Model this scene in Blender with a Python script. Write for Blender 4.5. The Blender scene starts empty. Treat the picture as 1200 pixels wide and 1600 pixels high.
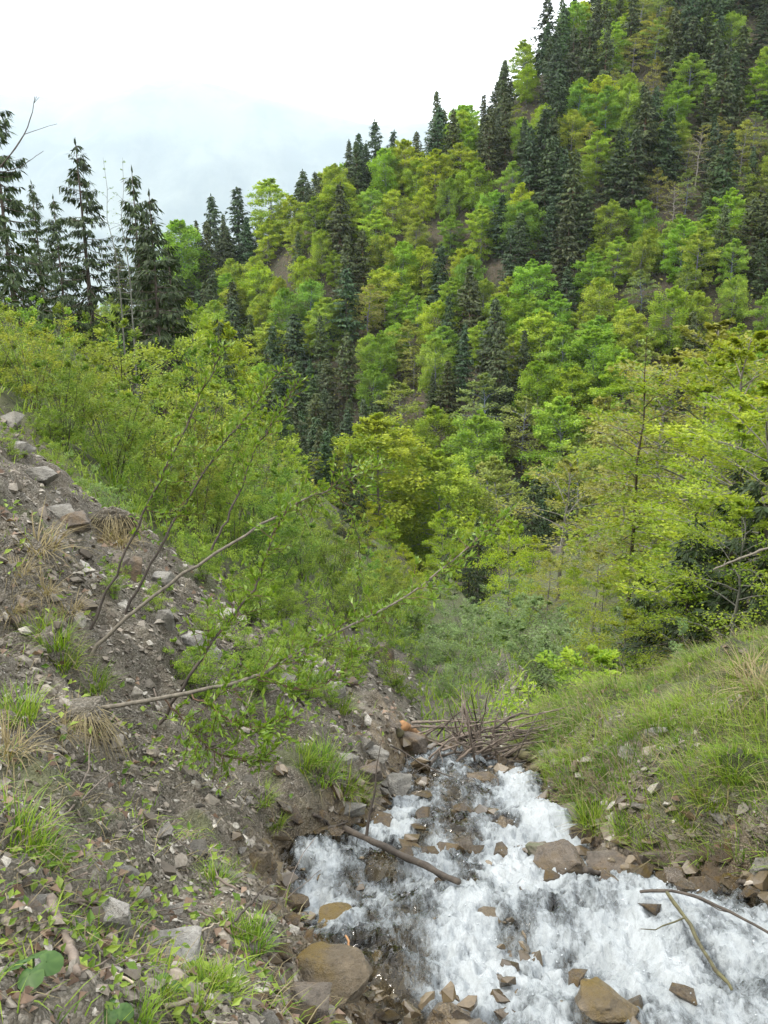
import bpy, bmesh, math, random, time
import numpy as np
from mathutils import Vector, Euler, Matrix
T0 = time.time()
random.seed(7)
RNG = np.random.default_rng(7)
C = bpy.context.scene.collection
SC = bpy.context.scene
R = math.radians

# ------------------------------------------------------------------ camera, sky, sun, exposure
PITCH = R(18.4)
FPX = 1504.0
cd = bpy.data.cameras.new('camera'); cam = bpy.data.objects.new('camera', cd); C.objects.link(cam)
cd.sensor_fit = 'VERTICAL'; cd.sensor_height = 36.0; cd.lens = 36.0 * FPX / 1600.0
cd.clip_start = 0.05; cd.clip_end = 60000.0
cam.location = (0, 0, 0); cam.rotation_euler = (R(90) - PITCH, 0, 0)
SC.camera = cam

SUN_EL, SUN_AZ = R(54), R(-100)          # azimuth measured from +Y (view direction) towards +X
w = bpy.data.worlds.new('World'); SC.world = w; w.use_nodes = True
nt = w.node_tree; nt.nodes.clear()
wo = nt.nodes.new('ShaderNodeOutputWorld'); bg = nt.nodes.new('ShaderNodeBackground')
sky = nt.nodes.new('ShaderNodeTexSky'); sky.sky_type = 'NISHITA'; sky.sun_disc = False
sky.sun_elevation = SUN_EL; sky.sun_rotation = SUN_AZ
tc = nt.nodes.new('ShaderNodeTexCoord'); nz = nt.nodes.new('ShaderNodeTexNoise')
nz.inputs['Scale'].default_value = 2.5; nz.inputs['Detail'].default_value = 5
cr = nt.nodes.new('ShaderNodeMapRange'); cr.inputs['From Min'].default_value = .3; cr.inputs['From Max'].default_value = .7
cr.inputs['To Min'].default_value = 9.0; cr.inputs['To Max'].default_value = 13.0
mx = nt.nodes.new('ShaderNodeMix'); mx.data_type = 'RGBA'; mx.inputs['Factor'].default_value = 0.86
nt.links.new(tc.outputs['Generated'], nz.inputs['Vector']); nt.links.new(nz.outputs['Fac'], cr.inputs['Value'])
nt.links.new(sky.outputs['Color'], mx.inputs['A']); nt.links.new(cr.outputs['Result'], mx.inputs['B'])
nt.links.new(mx.outputs['Result'], bg.inputs['Color']); bg.inputs['Strength'].default_value = 0.105
nt.links.new(bg.outputs['Background'], wo.inputs['Surface'])

sd = bpy.data.lights.new('sun', 'SUN'); sd.energy = 1.5; sd.angle = R(14); sd.color = (1, .95, .86)
sun = bpy.data.objects.new('sun', sd); C.objects.link(sun)
sdir = Vector((math.sin(SUN_AZ) * math.cos(SUN_EL), math.cos(SUN_AZ) * math.cos(SUN_EL), math.sin(SUN_EL)))
sun.rotation_euler = sdir.to_track_quat('Z', 'Y').to_euler(); sun.location = sdir * 60

vs = SC.view_settings; vs.view_transform = 'Standard'; vs.look = 'None'; vs.exposure = 1.62; vs.gamma = 1.0
try: vs.use_curve_mapping = False
except Exception: pass
cy = SC.cycles
cy.max_bounces = 6; cy.diffuse_bounces = 3; cy.glossy_bounces = 2; cy.transmission_bounces = 4
cy.transparent_max_bounces = 8; cy.volume_bounces = 1
cy.use_denoising = True; cy.use_adaptive_sampling = False
try:
    cy.denoiser = 'OPENIMAGEDENOISE'; cy.denoising_input_passes = 'RGB_ALBEDO_NORMAL'; cy.denoising_prefilter = 'NONE'
except Exception: pass
cy.sample_clamp_indirect = 6.0

# ------------------------------------------------------------------ numpy noise
def _h(ix, iy, iz, seed):
    n = (ix.astype(np.int64) * 374761393 + iy.astype(np.int64) * 668265263 + iz.astype(np.int64) * 2147483647 + seed * 974634777) & 0xFFFFFFFF
    n = ((n ^ (n >> 13)) * 1274126177) & 0xFFFFFFFF
    n = ((n ^ (n >> 16)) * 2246822519) & 0xFFFFFFFF
    return ((n ^ (n >> 15)) & 0xFFFF) / 65535.0
def vn(x, y, z=None, seed=0):
    x = np.asarray(x, float); y = np.asarray(y, float)
    ix = np.floor(x); iy = np.floor(y); fx = x - ix; fy = y - iy
    fx = fx * fx * fx * (fx * (fx * 6 - 15) + 10); fy = fy * fy * fy * (fy * (fy * 6 - 15) + 10)
    if z is None:
        zz = np.zeros_like(ix)
        a = _h(ix, iy, zz, seed); b = _h(ix + 1, iy, zz, seed); c = _h(ix, iy + 1, zz, seed); d = _h(ix + 1, iy + 1, zz, seed)
        return (a + (b - a) * fx) * (1 - fy) + (c + (d - c) * fx) * fy
    z = np.asarray(z, float); iz = np.floor(z); fz = z - iz; fz = fz * fz * (3 - 2 * fz)
    o = []
    for k in (0, 1):
        a = _h(ix, iy, iz + k, seed); b = _h(ix + 1, iy, iz + k, seed); c = _h(ix, iy + 1, iz + k, seed); d = _h(ix + 1, iy + 1, iz + k, seed)
        o.append((a + (b - a) * fx) * (1 - fy) + (c + (d - c) * fx) * fy)
    return o[0] + (o[1] - o[0]) * fz
def fbm(x, y, z=None, o=4, seed=0, g=.5):
    s = 0; a = 1.0; t = 0
    for i in range(o):
        f = 2.03 ** i
        s = s + a * vn(x * f + i * 17.3, y * f - i * 9.1, None if z is None else z * f, seed + i); t += a; a *= g
    return s / t
def sst(a, b, x):
    t = np.clip((x - a) / (b - a), 0, 1); return t * t * (3 - 2 * t)

# ------------------------------------------------------------------ terrain
ZY = np.array([-60, 1.0, 9.0, 12.0, 16.0, 30, 133, 420.])
ZZ = np.array([8.0, -2.45, -5.65, -7.75, -9.15, -14.5, -53.6, -160.])
XLy = np.array([-60, 2.0, 3.37, 4.24, 5.45, 6.4, 7.96, 9, 12, 20, 40, 140.]); XLx = np.array([-.1, .1, -.11, -.55, -.65, -.02, .22, .45, .5, .9, 1.6, 6.])
XRy = np.array([-60, 3.0, 4.6, 5.45, 7.0, 8.3, 9.5, 12, 20, 40, 140.]); XRx = np.array([3.6, 3.2, 2.35, 1.55, 1.32, 1.5, 1.4, 1.6, 2.6, 3.6, 9.])
def zs(y): return np.interp(y, ZY, ZZ)
def xl(y): return np.interp(y, XLy, XLx)
def xr(y): return np.interp(y, XRy, XRx)
GX = np.array([-40, -12, -7.3, -5, -3.6, -3.0, -2.2, 0.0, 2.]); GY = np.array([26, 20, 17.2, 13.4, 11.7, 13.0, 15.5, 20, 22.])
def veg(x, y):      # >0: beyond the top edge of the bare scree on the left
    return y - np.interp(x, GX, GY) + (fbm(x * .8, y * .8, seed=31) - .5) * 1.6
def bankline(x, y):  # >0: behind the crest of the grassy right bank
    return y - np.interp(x, [0.5, 1.6, 4.8, 9, 14, 40], [8.9, 9.1, 11.3, 13.6, 16, 30]) + (fbm(x * .9, y * .9, seed=41) - .5) * .7
def H(x, y, micro=True):
    x = np.asarray(x, float); y = np.asarray(y, float)
    z0 = zs(y); dl = xl(y) - x; dr = x - xr(y)
    big = sst(12, 60, y)
    lp = np.maximum(dl, 0); rp = np.maximum(dr, 0)
    left = np.where(lp < 18, .77 * lp, .77 * 18 + 6 * (1 - np.exp(-(lp - 18) / 9.)))
    left = left + .12 * sst(0, .35, lp)
    right = .30 * sst(0, .5, rp) + .40 * rp
    z = z0 + left + right
    vg = veg(x, y); s = sst(-.05, .5, vg) * sst(.8, 2.5, dl) * sst(5, 9, y)
    z = z + .45 * s
    hole = np.exp(-(((x + 3.55) / .42) ** 2 + ((y - 11.45) / .38) ** 2)); z = z - .55 * hole - .30 * np.exp(-(((x + 1.38) / .22) ** 2 + ((y - 4.12) / .25) ** 2))
    bl = bankline(x, y); z = z - 1.9 * sst(0, 3.5, bl) * sst(.2, 1.6, dr)
    # larger undulation
    z = z + (fbm(x * .35, y * .35, o=3, seed=3) - .5) * (.5 + 2.5 * big) * sst(.0, 3, np.maximum(dl, dr))
    hill = -149 + .70 * y + .35 * x + (fbm(x * .02, y * .02, o=4, seed=11) - .5) * 22 + (fbm(x * .11, y * .11, o=3, seed=12) - .5) * 4
    cy_ = np.interp(x, [-200, -45, 0, 25, 50, 90, 200], [196, 209, 210, 220, 238, 275, 315])
    hz = -149 + .70 * cy_ + .35 * x
    over = np.maximum(y - cy_, 0)
    hill = np.where(y > cy_, hill - 1.5 * over, hill)
    hill = hill - np.maximum(-40 - x, 0) * .15
    k = 3.0
    m = np.maximum(z, hill) + k * np.exp(-np.abs(z - hill) / k) * .5
    z = np.where(y > 60, m, np.maximum(z, hill)) if True else z
    z = np.where(y > 420, np.minimum(z, -60 - (y - 420) * .5), z)
    if micro:
        near = np.exp(-np.maximum(y - 8, 0) / 25.)
        ch = sst(.15, -.15, dl) * sst(.15, -.15, dr)      # inside the channel
        n1 = fbm(x * 2.2, y * 2.2, o=4, seed=5) - .5
        n2 = fbm(x * 8, y * 8, o=3, seed=6) - .5
        rid = np.abs(fbm(x * 1.3 + .4 * y, y * 1.9, o=4, seed=8) - .5)
        bank = (1 - ch)
        sq = lp * .75 / .5 + 2.2 * fbm(x * .5, y * .35, o=3, seed=91) + .25 * y; fr = sq - np.floor(sq)
        z = z + near * bank * sst(.5, 1.2, lp) * .16 * (fr - sst(.45, .72, fr)) * sst(.35, .6, fbm(x * .7, y * .7, o=2, seed=92))
        z = z + near * bank * (n1 * .34 + n2 * .12 - rid * .55 + .08)
        z = z + near * ch * (-.13 - .06 * sst(4.0, 3.3, y) * sst(-.1, .15, x) + (fbm(x * 3.1, y * 2.4, o=4, seed=9) - .5) * .50 + n2 * .07)
    return z

CP, SP = math.cos(PITCH), math.sin(PITCH)
def ray(px, py):
    u = px - 600.; v = 800. - py
    return np.array([u, FPX * CP + v * SP, v * CP - FPX * SP])
def hit(px, py, far=420):
    d = ray(px, py); ys = np.geomspace(1.2, far, 2600); t = ys / d[1]
    g = H(d[0] * t, ys) - d[2] * t
    i = np.nonzero(g > 0)[0]
    if not len(i): return None
    i = max(i[0], 1); a, b = g[i - 1], g[i]; f = -a / (b - a + 1e-12); tt = t[i - 1] + (t[i] - t[i - 1]) * f
    return Vector(d * tt)
def at(px, py, Y):
    d = ray(px, py); return Vector(d * (Y / d[1]))
def proj(p):
    x, y, z = p; f = y * CP - z * SP; up = y * SP + z * CP
    return 600 + FPX * x / f, 800 - FPX * up / f, f
def ground(x, y): return float(H(np.array([x]), np.array([y]))[0])

# ------------------------------------------------------------------ object helpers
def mk(name, V, F, mat=None, smooth=False, attrs=None, link=True, parent=None, kind=None):
    V = np.asarray(V, np.float32).reshape(-1, 3); F = np.asarray(F, np.int32); k = F.shape[1]
    me = bpy.data.meshes.new(name)
    me.vertices.add(len(V)); me.vertices.foreach_set('co', V.ravel())
    me.loops.add(F.size); me.loops.foreach_set('vertex_index', F.ravel())
    me.polygons.add(len(F)); me.polygons.foreach_set('loop_start', np.arange(0, F.size, k, dtype=np.int32))
    me.polygons.foreach_set('loop_total', np.full(len(F), k, np.int32))
    me.polygons.foreach_set('use_smooth', np.full(len(F), bool(smooth)))
    for n, a in (attrs or {}).items():
        at_ = me.attributes.new(n, 'FLOAT', 'POINT'); at_.data.foreach_set('value', np.asarray(a, np.float32).ravel())
    if mat: me.materials.append(mat)
    me.update(calc_edges=True); me.validate()
    o = bpy.data.objects.new(name, me)
    if link: C.objects.link(o)
    if parent: o.parent = parent
    if kind: o['kind'] = kind
    return o
def tag(o, label, cat, group=None, kind=None):
    o['label'] = label; o['category'] = cat
    if group: o['group'] = group
    if kind: o['kind'] = kind
    return o
def empty(name, loc=(0, 0, 0), rz=0):
    o = bpy.data.objects.new(name, None); C.objects.link(o); o.location = loc; o.rotation_euler = (0, 0, rz); o.empty_display_size = .2
    return o
def copy_tree(o, parent=None):
    c = o.copy(); C.objects.link(c)
    if parent is not None: c.parent = parent
    for ch in o.children: copy_tree(ch, c)
    return c
ORD = 'first second third fourth fifth sixth seventh eighth ninth tenth eleventh twelfth thirteenth fourteenth fifteenth sixteenth seventeenth eighteenth nineteenth twentieth'.split()
TENS = {2: 'twenty', 3: 'thirty', 4: 'forty', 5: 'fifty', 6: 'sixty', 7: 'seventy'}
TENTH = {2: 'twentieth', 3: 'thirtieth', 4: 'fortieth', 5: 'fiftieth', 6: 'sixtieth', 7: 'seventieth'}
def ordw(n):
    if n <= 20: return ORD[n - 1]
    return TENTH[n // 10] if n % 10 == 0 else TENS[n // 10] + '-' + ORD[n % 10 - 1]

# ------------------------------------------------------------------ materials
def newmat(name):
    m = bpy.data.materials.new(name); m.use_nodes = True; nt = m.node_tree; nt.nodes.clear()
    out = nt.nodes.new('ShaderNodeOutputMaterial'); return m, nt, out
def N(nt, t, **kw):
    n = nt.nodes.new(t)
    for k, v in kw.items():
        if k in n.inputs: n.inputs[k].default_value = v
        else: setattr(n, k, v)
    return n
def mixc(nt, f, a, b, mode='MIX'):
    m = nt.nodes.new('ShaderNodeMix'); m.data_type = 'RGBA'; m.blend_type = mode
    for s, v in (('Factor', f), ('A', a), ('B', b)):
        if hasattr(v, 'links') or isinstance(v, bpy.types.NodeSocket): nt.links.new(v, m.inputs[s])
        else: m.inputs[s].default_value = v if s == 'Factor' else (*v, 1) if len(v) == 3 else v
    return m.outputs['Result']
def mrange(nt, v, a, b, c=0., d=1.):
    m = nt.nodes.new('ShaderNodeMapRange'); nt.links.new(v, m.inputs['Value'])
    for k, x in (('From Min', a), ('From Max', b), ('To Min', c), ('To Max', d)): m.inputs[k].default_value = x
    return m.outputs['Result']
def noise(nt, vec, scale, detail=4, rough=.55, out='Fac'):
    n = N(nt, 'ShaderNodeTexNoise', Scale=scale, Detail=detail, Roughness=rough)
    if vec is not None: nt.links.new(vec, n.inputs['Vector'])
    return n.outputs[out]
def leaf_mat(name, a, b, trans=.4, rough=.5, spec=.25):
    m, nt, out = newmat(name)
    at_ = N(nt, 'ShaderNodeAttribute', attribute_name='tint'); oi = N(nt, 'ShaderNodeObjectInfo')
    col = mixc(nt, at_.outputs['Fac'], a, b); col = mixc(nt, 1.0, col, oi.outputs['Color'], 'MULTIPLY')
    p = N(nt, 'ShaderNodeBsdfPrincipled', Roughness=rough); p.inputs['Specular IOR Level'].default_value = spec
    t = N(nt, 'ShaderNodeBsdfTranslucent'); tcol = mixc(nt, 1.0, col, (1.25, 1.25, .55), 'MULTIPLY')
    nt.links.new(col, p.inputs['Base Color']); nt.links.new(tcol, t.inputs['Color'])
    mx = N(nt, 'ShaderNodeMixShader', Fac=trans); nt.links.new(p.outputs[0], mx.inputs[1]); nt.links.new(t.outputs[0], mx.inputs[2])
    nt.links.new(mx.outputs[0], out.inputs['Surface']); return m
def bark_mat(name, a, b, scale=14):
    m, nt, out = newmat(name); tcn = N(nt, 'ShaderNodeTexCoord'); oi = N(nt, 'ShaderNodeObjectInfo')
    mp = N(nt, 'ShaderNodeMapping'); mp.inputs['Scale'].default_value = (1, 1, .3); nt.links.new(tcn.outputs['Object'], mp.inputs['Vector'])
    f = noise(nt, mp.outputs[0], scale, 5, .65); col = mixc(nt, mrange(nt, f, .3, .7), a, b)
    col = mixc(nt, 1.0, col, oi.outputs['Color'], 'MULTIPLY')
    p = N(nt, 'ShaderNodeBsdfPrincipled', Roughness=.85); nt.links.new(col, p.inputs['Base Color'])
    bp = N(nt, 'ShaderNodeBump', Strength=.6, Distance=.01); nt.links.new(f, bp.inputs['Height']); nt.links.new(bp.outputs[0], p.inputs['Normal'])
    nt.links.new(p.outputs[0], out.inputs['Surface']); return m
def rock_mat(name, a, b, c, rough=.8, scale=5., stain=None, stain_amt=.5, bump=.5):
    m, nt, out = newmat(name); tcn = N(nt, 'ShaderNodeTexCoord'); oi = N(nt, 'ShaderNodeObjectInfo')
    va = N(nt, 'ShaderNodeVectorMath', operation='ADD'); nt.links.new(tcn.outputs['Object'], va.inputs[0])
    cx = N(nt, 'ShaderNodeCombineXYZ'); ml = N(nt, 'ShaderNodeMath', operation='MULTIPLY'); ml.inputs[1].default_value = 37.
    nt.links.new(oi.outputs['Random'], ml.inputs[0]); nt.links.new(ml.outputs[0], cx.inputs[0]); nt.links.new(ml.outputs[0], cx.inputs[1]); nt.links.new(cx.outputs[0], va.inputs[1])
    v = va.outputs[0]
    f = noise(nt, v, scale * 1.8, 8, .7); g = noise(nt, v, scale * .6, 4, .6); fine = noise(nt, v, scale * 9, 5, .75)
    col = mixc(nt, mrange(nt, f, .33, .68), a, b); col = mixc(nt, mrange(nt, g, .45, .7), col, c)
    if stain: col = mixc(nt, mrange(nt, noise(nt, v, scale * .6, 4, .6), .5, .62, 0, stain_amt), col, stain)
    col = mixc(nt, mrange(nt, fine, .52, .68, 0, .6), col, (.05, .045, .036))
    col = mixc(nt, 1.0, col, oi.outputs['Color'], 'MULTIPLY')
    p = N(nt, 'ShaderNodeBsdfPrincipled', Roughness=rough); nt.links.new(col, p.inputs['Base Color'])
    ad = N(nt, 'ShaderNodeMath', operation='ADD'); nt.links.new(f, ad.inputs[0]); nt.links.new(fine, ad.inputs[1])
    bp = N(nt, 'ShaderNodeBump', Strength=min(1., bump * 1.3), Distance=.03); nt.links.new(ad.outputs[0], bp.inputs['Height']); nt.links.new(bp.outputs[0], p.inputs['Normal'])
    nt.links.new(p.outputs[0], out.inputs['Surface']); return m

M = {}
M['beech'] = leaf_mat('beech_leaves', (.15, .25, .02), (.385, .455, .055), .48)
M['green'] = leaf_mat('fresh_leaves', (.07, .14, .02), (.26, .345, .062), .42)
M['sallow'] = leaf_mat('sallow_leaves', (.10, .17, .06), (.22, .30, .13), .35)
M['olive'] = leaf_mat('olive_leaves', (.15, .18, .03), (.30, .31, .06), .35)
M['spruce'] = leaf_mat('spruce_needles', (.018, .038, .015), (.052, .085, .028), .12)
M['spruce_near'] = leaf_mat('near_spruce_needles', (.013, .029, .009), (.052, .08, .019), .15)
M['willow'] = leaf_mat('willow_leaves', (.08, .155, .012), (.18, .27, .03), .4, .4, .4)
M['grass'] = leaf_mat('grass_blades', (.07, .15, .011), (.235, .315, .04), .35, .55)
M['straw'] = leaf_mat('straw_blades', (.13, .105, .055), (.26, .225, .13), .25, .7)
M['litter'] = leaf_mat('dead_leaves', (.08, .05, .032), (.23, .165, .12), .15, .6)
M['broad'] = leaf_mat('broad_leaves', (.025, .07, .012), (.07, .13, .03), .3, .5, .3)
M['bark_grey'] = bark_mat('beech_bark', (.10, .095, .085), (.24, .23, .21))
M['bark_dark'] = bark_mat('dark_bark', (.025, .02, .016), (.075, .06, .045))
M['bark_brown'] = bark_mat('spruce_bark', (.06, .045, .035), (.15, .12, .10))
M['stem'] = bark_mat('willow_bark', (.06, .052, .038), (.17, .15, .115), 30)
M['twig_red'] = bark_mat('reddish_twig', (.06, .03, .02), (.14, .085, .05), 30)
M['drift'] = bark_mat('driftwood', (.06, .045, .035), (.21, .17, .135), 20)
M['wetlog'] = bark_mat('wet_log', (.03, .022, .012), (.105, .10, .04), 16)
M['straw_wood'] = bark_mat('bleached_twig', (.20, .17, .12), (.38, .33, .25), 25)
M['orange'] = bark_mat('peeled_wood', (.16, .08, .03), (.36, .20, .09), 20)
M['rock'] = rock_mat('grey_limestone', (0.133, 0.126, 0.110), (0.310, 0.297, 0.262), (0.215, 0.202, 0.168), .85, 6, None, .5, .9)
M['rock_pale'] = rock_mat('pale_limestone', (0.206, 0.196, 0.176), (0.430, 0.417, 0.383), (0.301, 0.288, 0.254), .85, 6, None, .5, .9)
M['rock_brown'] = rock_mat('brown_slab', (0.073, 0.060, 0.045), (0.189, 0.159, 0.125), (0.120, 0.090, 0.065), .7, 6, (.22, .14, .05), .4, .9)
M['rock_wet'] = rock_mat('wet_brown_stone', (.04, .031, .022), (.125, .098, .068), (.09, .06, .028), .2, 6, (.115, .078, .028), .5)
M['rock_ochre'] = rock_mat('wet_ochre_stone', (0.077, 0.060, 0.036), (0.189, 0.150, 0.099), (0.138, 0.099, 0.043), .33, 5, (.155, .105, .018), .7, .9)
M['rock_moss'] = rock_mat('mossy_stone', (.09, .08, .06), (.22, .19, .15), (.15, .13, .09), .6, 5, (.045, .075, .01), .95)

# ground
m, nt, out = newmat('scree_soil'); M['ground'] = m
geo = N(nt, 'ShaderNodeNewGeometry'); pos = geo.outputs['Position']
wet = N(nt, 'ShaderNodeAttribute', attribute_name='wet').outputs['Fac']; gr = N(nt, 'ShaderNodeAttribute', attribute_name='grass').outputs['Fac']
n1 = noise(nt, pos, 3.0, 7, .68); n2 = noise(nt, pos, 26, 5, .7); n3 = noise(nt, pos, .9, 4)
vo = N(nt, 'ShaderNodeTexVoronoi', Scale=24.0); vo.inputs['Randomness'].default_value = 1; nt.links.new(pos, vo.inputs['Vector'])
vo2 = N(nt, 'ShaderNodeTexVoronoi', Scale=85.0); nt.links.new(pos, vo2.inputs['Vector'])
col = mixc(nt, mrange(nt, n1, .3, .7), (.032, .028, .019), (.135, .12, .088))
sepc = N(nt, 'ShaderNodeSeparateColor'); nt.links.new(vo2.outputs['Color'], sepc.inputs[0])
shard = mixc(nt, sepc.outputs[0], (.09, .075, .056), (.26, .24, .20))
col = mixc(nt, mrange(nt, sepc.outputs[1], .45, .55, 0, .6), col, shard)
col = mixc(nt, mrange(nt, n2, .5, .75, 0, .6), col, (.10, .075, .055))
soil = mixc(nt, mrange(nt, n1, .35, .65), (.03, .035, .014), (.085, .10, .03))
col = mixc(nt, gr, col, soil)
wcol = mixc(nt, mrange(nt, n1, .35, .65), (.04, .032, .022), (.16, .115, .06))
wcol = mixc(nt, mrange(nt, sepc.outputs[1], .5, .6, 0, .7), wcol, mixc(nt, sepc.outputs[0], (.06, .05, .04), (.24, .19, .12)))
col = mixc(nt, wet, col, wcol)
p = N(nt, 'ShaderNodeBsdfPrincipled'); nt.links.new(col, p.inputs['Base Color']); nt.links.new(mrange(nt, wet, 0, 1, .92, .3), p.inputs['Roughness'])
ad = N(nt, 'ShaderNodeMath', operation='MULTIPLY_ADD'); nt.links.new(vo.outputs['Distance'], ad.inputs[0]); ad.inputs[1].default_value = -.6; nt.links.new(n2, ad.inputs[2])
ad2 = N(nt, 'ShaderNodeMath', operation='MULTIPLY_ADD'); nt.links.new(vo2.outputs['Distance'], ad2.inputs[0]); ad2.inputs[1].default_value = -.5; nt.links.new(ad.outputs[0], ad2.inputs[2])
bp = N(nt, 'ShaderNodeBump', Strength=.9, Distance=.03); nt.links.new(ad2.outputs[0], bp.inputs['Height']); nt.links.new(bp.outputs[0], p.inputs['Normal'])
nt.links.new(p.outputs[0], out.inputs['Surface'])
# hill floor
m, nt, out = newmat('forest_floor'); M['hill'] = m
geo = N(nt, 'ShaderNodeNewGeometry'); pos = geo.outputs['Position']
n1 = noise(nt, pos, .25, 6, .7); n2 = noise(nt, pos, 1.8, 5, .7)
col = mixc(nt, mrange(nt, n1, .35, .65), (.045, .034, .022), (.085, .066, .045)); col = mixc(nt, mrange(nt, n2, .45, .62, 0, .85), col, (.03, .042, .014))
p = N(nt, 'ShaderNodeBsdfPrincipled', Roughness=.95); nt.links.new(col, p.inputs['Base Color'])
bp = N(nt, 'ShaderNodeBump', Strength=1, Distance=.6); nt.links.new(n2, bp.inputs['Height']); nt.links.new(bp.outputs[0], p.inputs['Normal'])
nt.links.new(p.outputs[0], out.inputs['Surface'])
# distant land
m, nt, out = newmat('distant_land'); M['far'] = m
geo = N(nt, 'ShaderNodeNewGeometry'); n1 = noise(nt, geo.outputs['Position'], .0016, 7, .7)
col = mixc(nt, mrange(nt, n1, .42, .58), (.03, .05, .045), (.08, .10, .08)); p = N(nt, 'ShaderNodeBsdfPrincipled', Roughness=1.); nt.links.new(col, p.inputs['Base Color'])
nt.links.new(p.outputs[0], out.inputs['Surface'])
# water
m, nt, out = newmat('white_water'); M['water'] = m
geo = N(nt, 'ShaderNodeNewGeometry'); pos = geo.outputs['Position']
fo = N(nt, 'ShaderNodeAttribute', attribute_name='foam').outputs['Fac']
mp = N(nt, 'ShaderNodeMapping'); mp.inputs['Scale'].default_value = (1, .45, .6); nt.links.new(pos, mp.inputs['Vector'])
f1 = noise(nt, mp.outputs[0], 34, 6, .75); f2 = noise(nt, mp.outputs[0], 9, 4, .6)
sm = N(nt, 'ShaderNodeMath', operation='MULTIPLY_ADD'); nt.links.new(f1, sm.inputs[0]); sm.inputs[1].default_value = .9; nt.links.new(fo, sm.inputs[2])
sm2 = N(nt, 'ShaderNodeMath', operation='MULTIPLY_ADD'); nt.links.new(f2, sm2.inputs[0]); sm2.inputs[1].default_value = .95; nt.links.new(sm.outputs[0], sm2.inputs[2])
mask = mrange(nt, sm2.outputs[0], 1.08, 1.5)
fb = N(nt, 'ShaderNodeBump', Strength=.9, Distance=.03); nt.links.new(f1, fb.inputs['Height'])
fp = N(nt, 'ShaderNodeBsdfPrincipled', Roughness=.45); nt.links.new(mixc(nt, mrange(nt, sm2.outputs[0], 1.05, 1.75), (.09, .112, .122), (.36, .388, .40)), fp.inputs['Base Color'])
fp.inputs['Subsurface Weight'].default_value = .0; nt.links.new(fb.outputs[0], fp.inputs['Normal'])
gb = N(nt, 'ShaderNodeBump', Strength=.6, Distance=.03); nt.links.new(f2, gb.inputs['Height'])
gl = N(nt, 'ShaderNodeBsdfGlossy', Roughness=.08); nt.links.new(gb.outputs[0], gl.inputs['Normal'])
tr = N(nt, 'ShaderNodeBsdfTransparent'); tr.inputs['Color'].default_value = (.80, .80, .74, 1)
fr = N(nt, 'ShaderNodeFresnel', IOR=1.33); nt.links.new(gb.outputs[0], fr.inputs['Normal'])
cl = N(nt, 'ShaderNodeMixShader'); nt.links.new(fr.outputs[0], cl.inputs[0]); nt.links.new(tr.outputs[0], cl.inputs[1]); nt.links.new(gl.outputs[0], cl.inputs[2])
mm = N(nt, 'ShaderNodeMixShader'); nt.links.new(mask, mm.inputs[0]); nt.links.new(cl.outputs[0], mm.inputs[1]); nt.links.new(fp.outputs[0], mm.inputs[2])
nt.links.new(mm.outputs[0], out.inputs['Surface'])
m, nt, out = newmat('spray_drops'); M['spray'] = m
p = N(nt, 'ShaderNodeBsdfPrincipled', Roughness=.25); p.inputs['Base Color'].default_value = (.40, .43, .45, 1); nt.links.new(p.outputs[0], out.inputs['Surface'])

# ------------------------------------------------------------------ setting: ground, hillside, plain, water
def axis(lo, hi, a, b, d, g):
    mid = list(np.arange(a, b, d)); up = []; s = d; v = b
    while v < hi: up.append(v); s *= (1 + g); v += s
    up.append(hi); dn = []; s = d; v = a
    while v > lo: s *= (1 + g); v -= s; dn.append(max(v, lo))
    return np.array(dn[::-1] + mid + up)
def grid(xs, ys, fz, name, mat, attrs=None, smooth=True):
    X, Y = np.meshgrid(xs, ys); Z = fz(X, Y); nx, ny = len(xs), len(ys)
    V = np.stack([X, Y, Z], -1).reshape(-1, 3); i = np.arange((ny - 1) * nx).reshape(ny - 1, nx)[:, :-1].ravel()
    F = np.stack([i, i + 1, i + nx + 1, i + nx], 1)
    return mk(name, V, F, mat, smooth, attrs(X, Y, Z) if attrs else None, kind='structure')
def channel(x, y): return np.maximum(xl(y) - x, x - xr(y))      # <0 in the stream, metres to its edge outside
def gattr(X, Y, Z):
    ch = channel(X, Y); nn = fbm(X * 1.1, Y * 1.1, seed=51)
    wet = sst(.55, -.05, ch + (nn - .5) * .8) * sst(14, 9, Y)
    grl = sst(-.1, .6, veg(X, Y)) * (X < xl(Y) - .4)
    grr = sst(.25, .9, (X - xr(Y)) + (nn - .5) * .8) * sst(.36, .56, nn + .12 * sst(7, 9, Y)) * (X > xr(Y))
    patch = sst(.60, .70, fbm(X * 1.7, Y * 1.7, seed=52)) * .7
    gr = np.clip(grl + grr + patch, 0, 1) * (1 - wet); gr = np.maximum(gr, sst(20, 28, Y))
    return {'wet': wet, 'grass': gr}
gxs = axis(-120, 130, -3.0, 3.4, .027, .036); gys = axis(-30, 90, 1.1, 9.6, .027, .032)
terrain = grid(gxs, gys, H, 'ground', M['ground'], gattr)
hxs = np.arange(-260, 330, 2.2); hys = np.arange(86, 520, 2.2)
hillside = grid(hxs, hys, lambda x, y: H(x, y, False) - .35 * sst(93, 88, y), 'hillside', M['hill'])
def farz(x, y):
    rd = np.hypot(x, y); mt = 0
    px = x / y * FPX * 1.02 + 600
    ridge = np.interp(px, [-900, -300, 0, 130, 230, 300, 350, 430, 600, 900, 1500], [930, 840, 825, 860, 895, 960, 930, 740, 560, 430, 500])
    nn = (fbm(x * .0006, y * .0006, o=5, seed=71) - .5)
    up = (ridge + 600) * (1 + .25 * nn) * sst(7200, 10600, rd + nn * 1800) * sst(15500, 12000, rd)
    return -600 + 40 * nn + up + sst(1500, 450, y) * 380
fx = np.linspace(-12000, 12000, 240); fy = np.concatenate([np.linspace(480, 3000, 20), np.linspace(3250, 15500, 130)])
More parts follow.
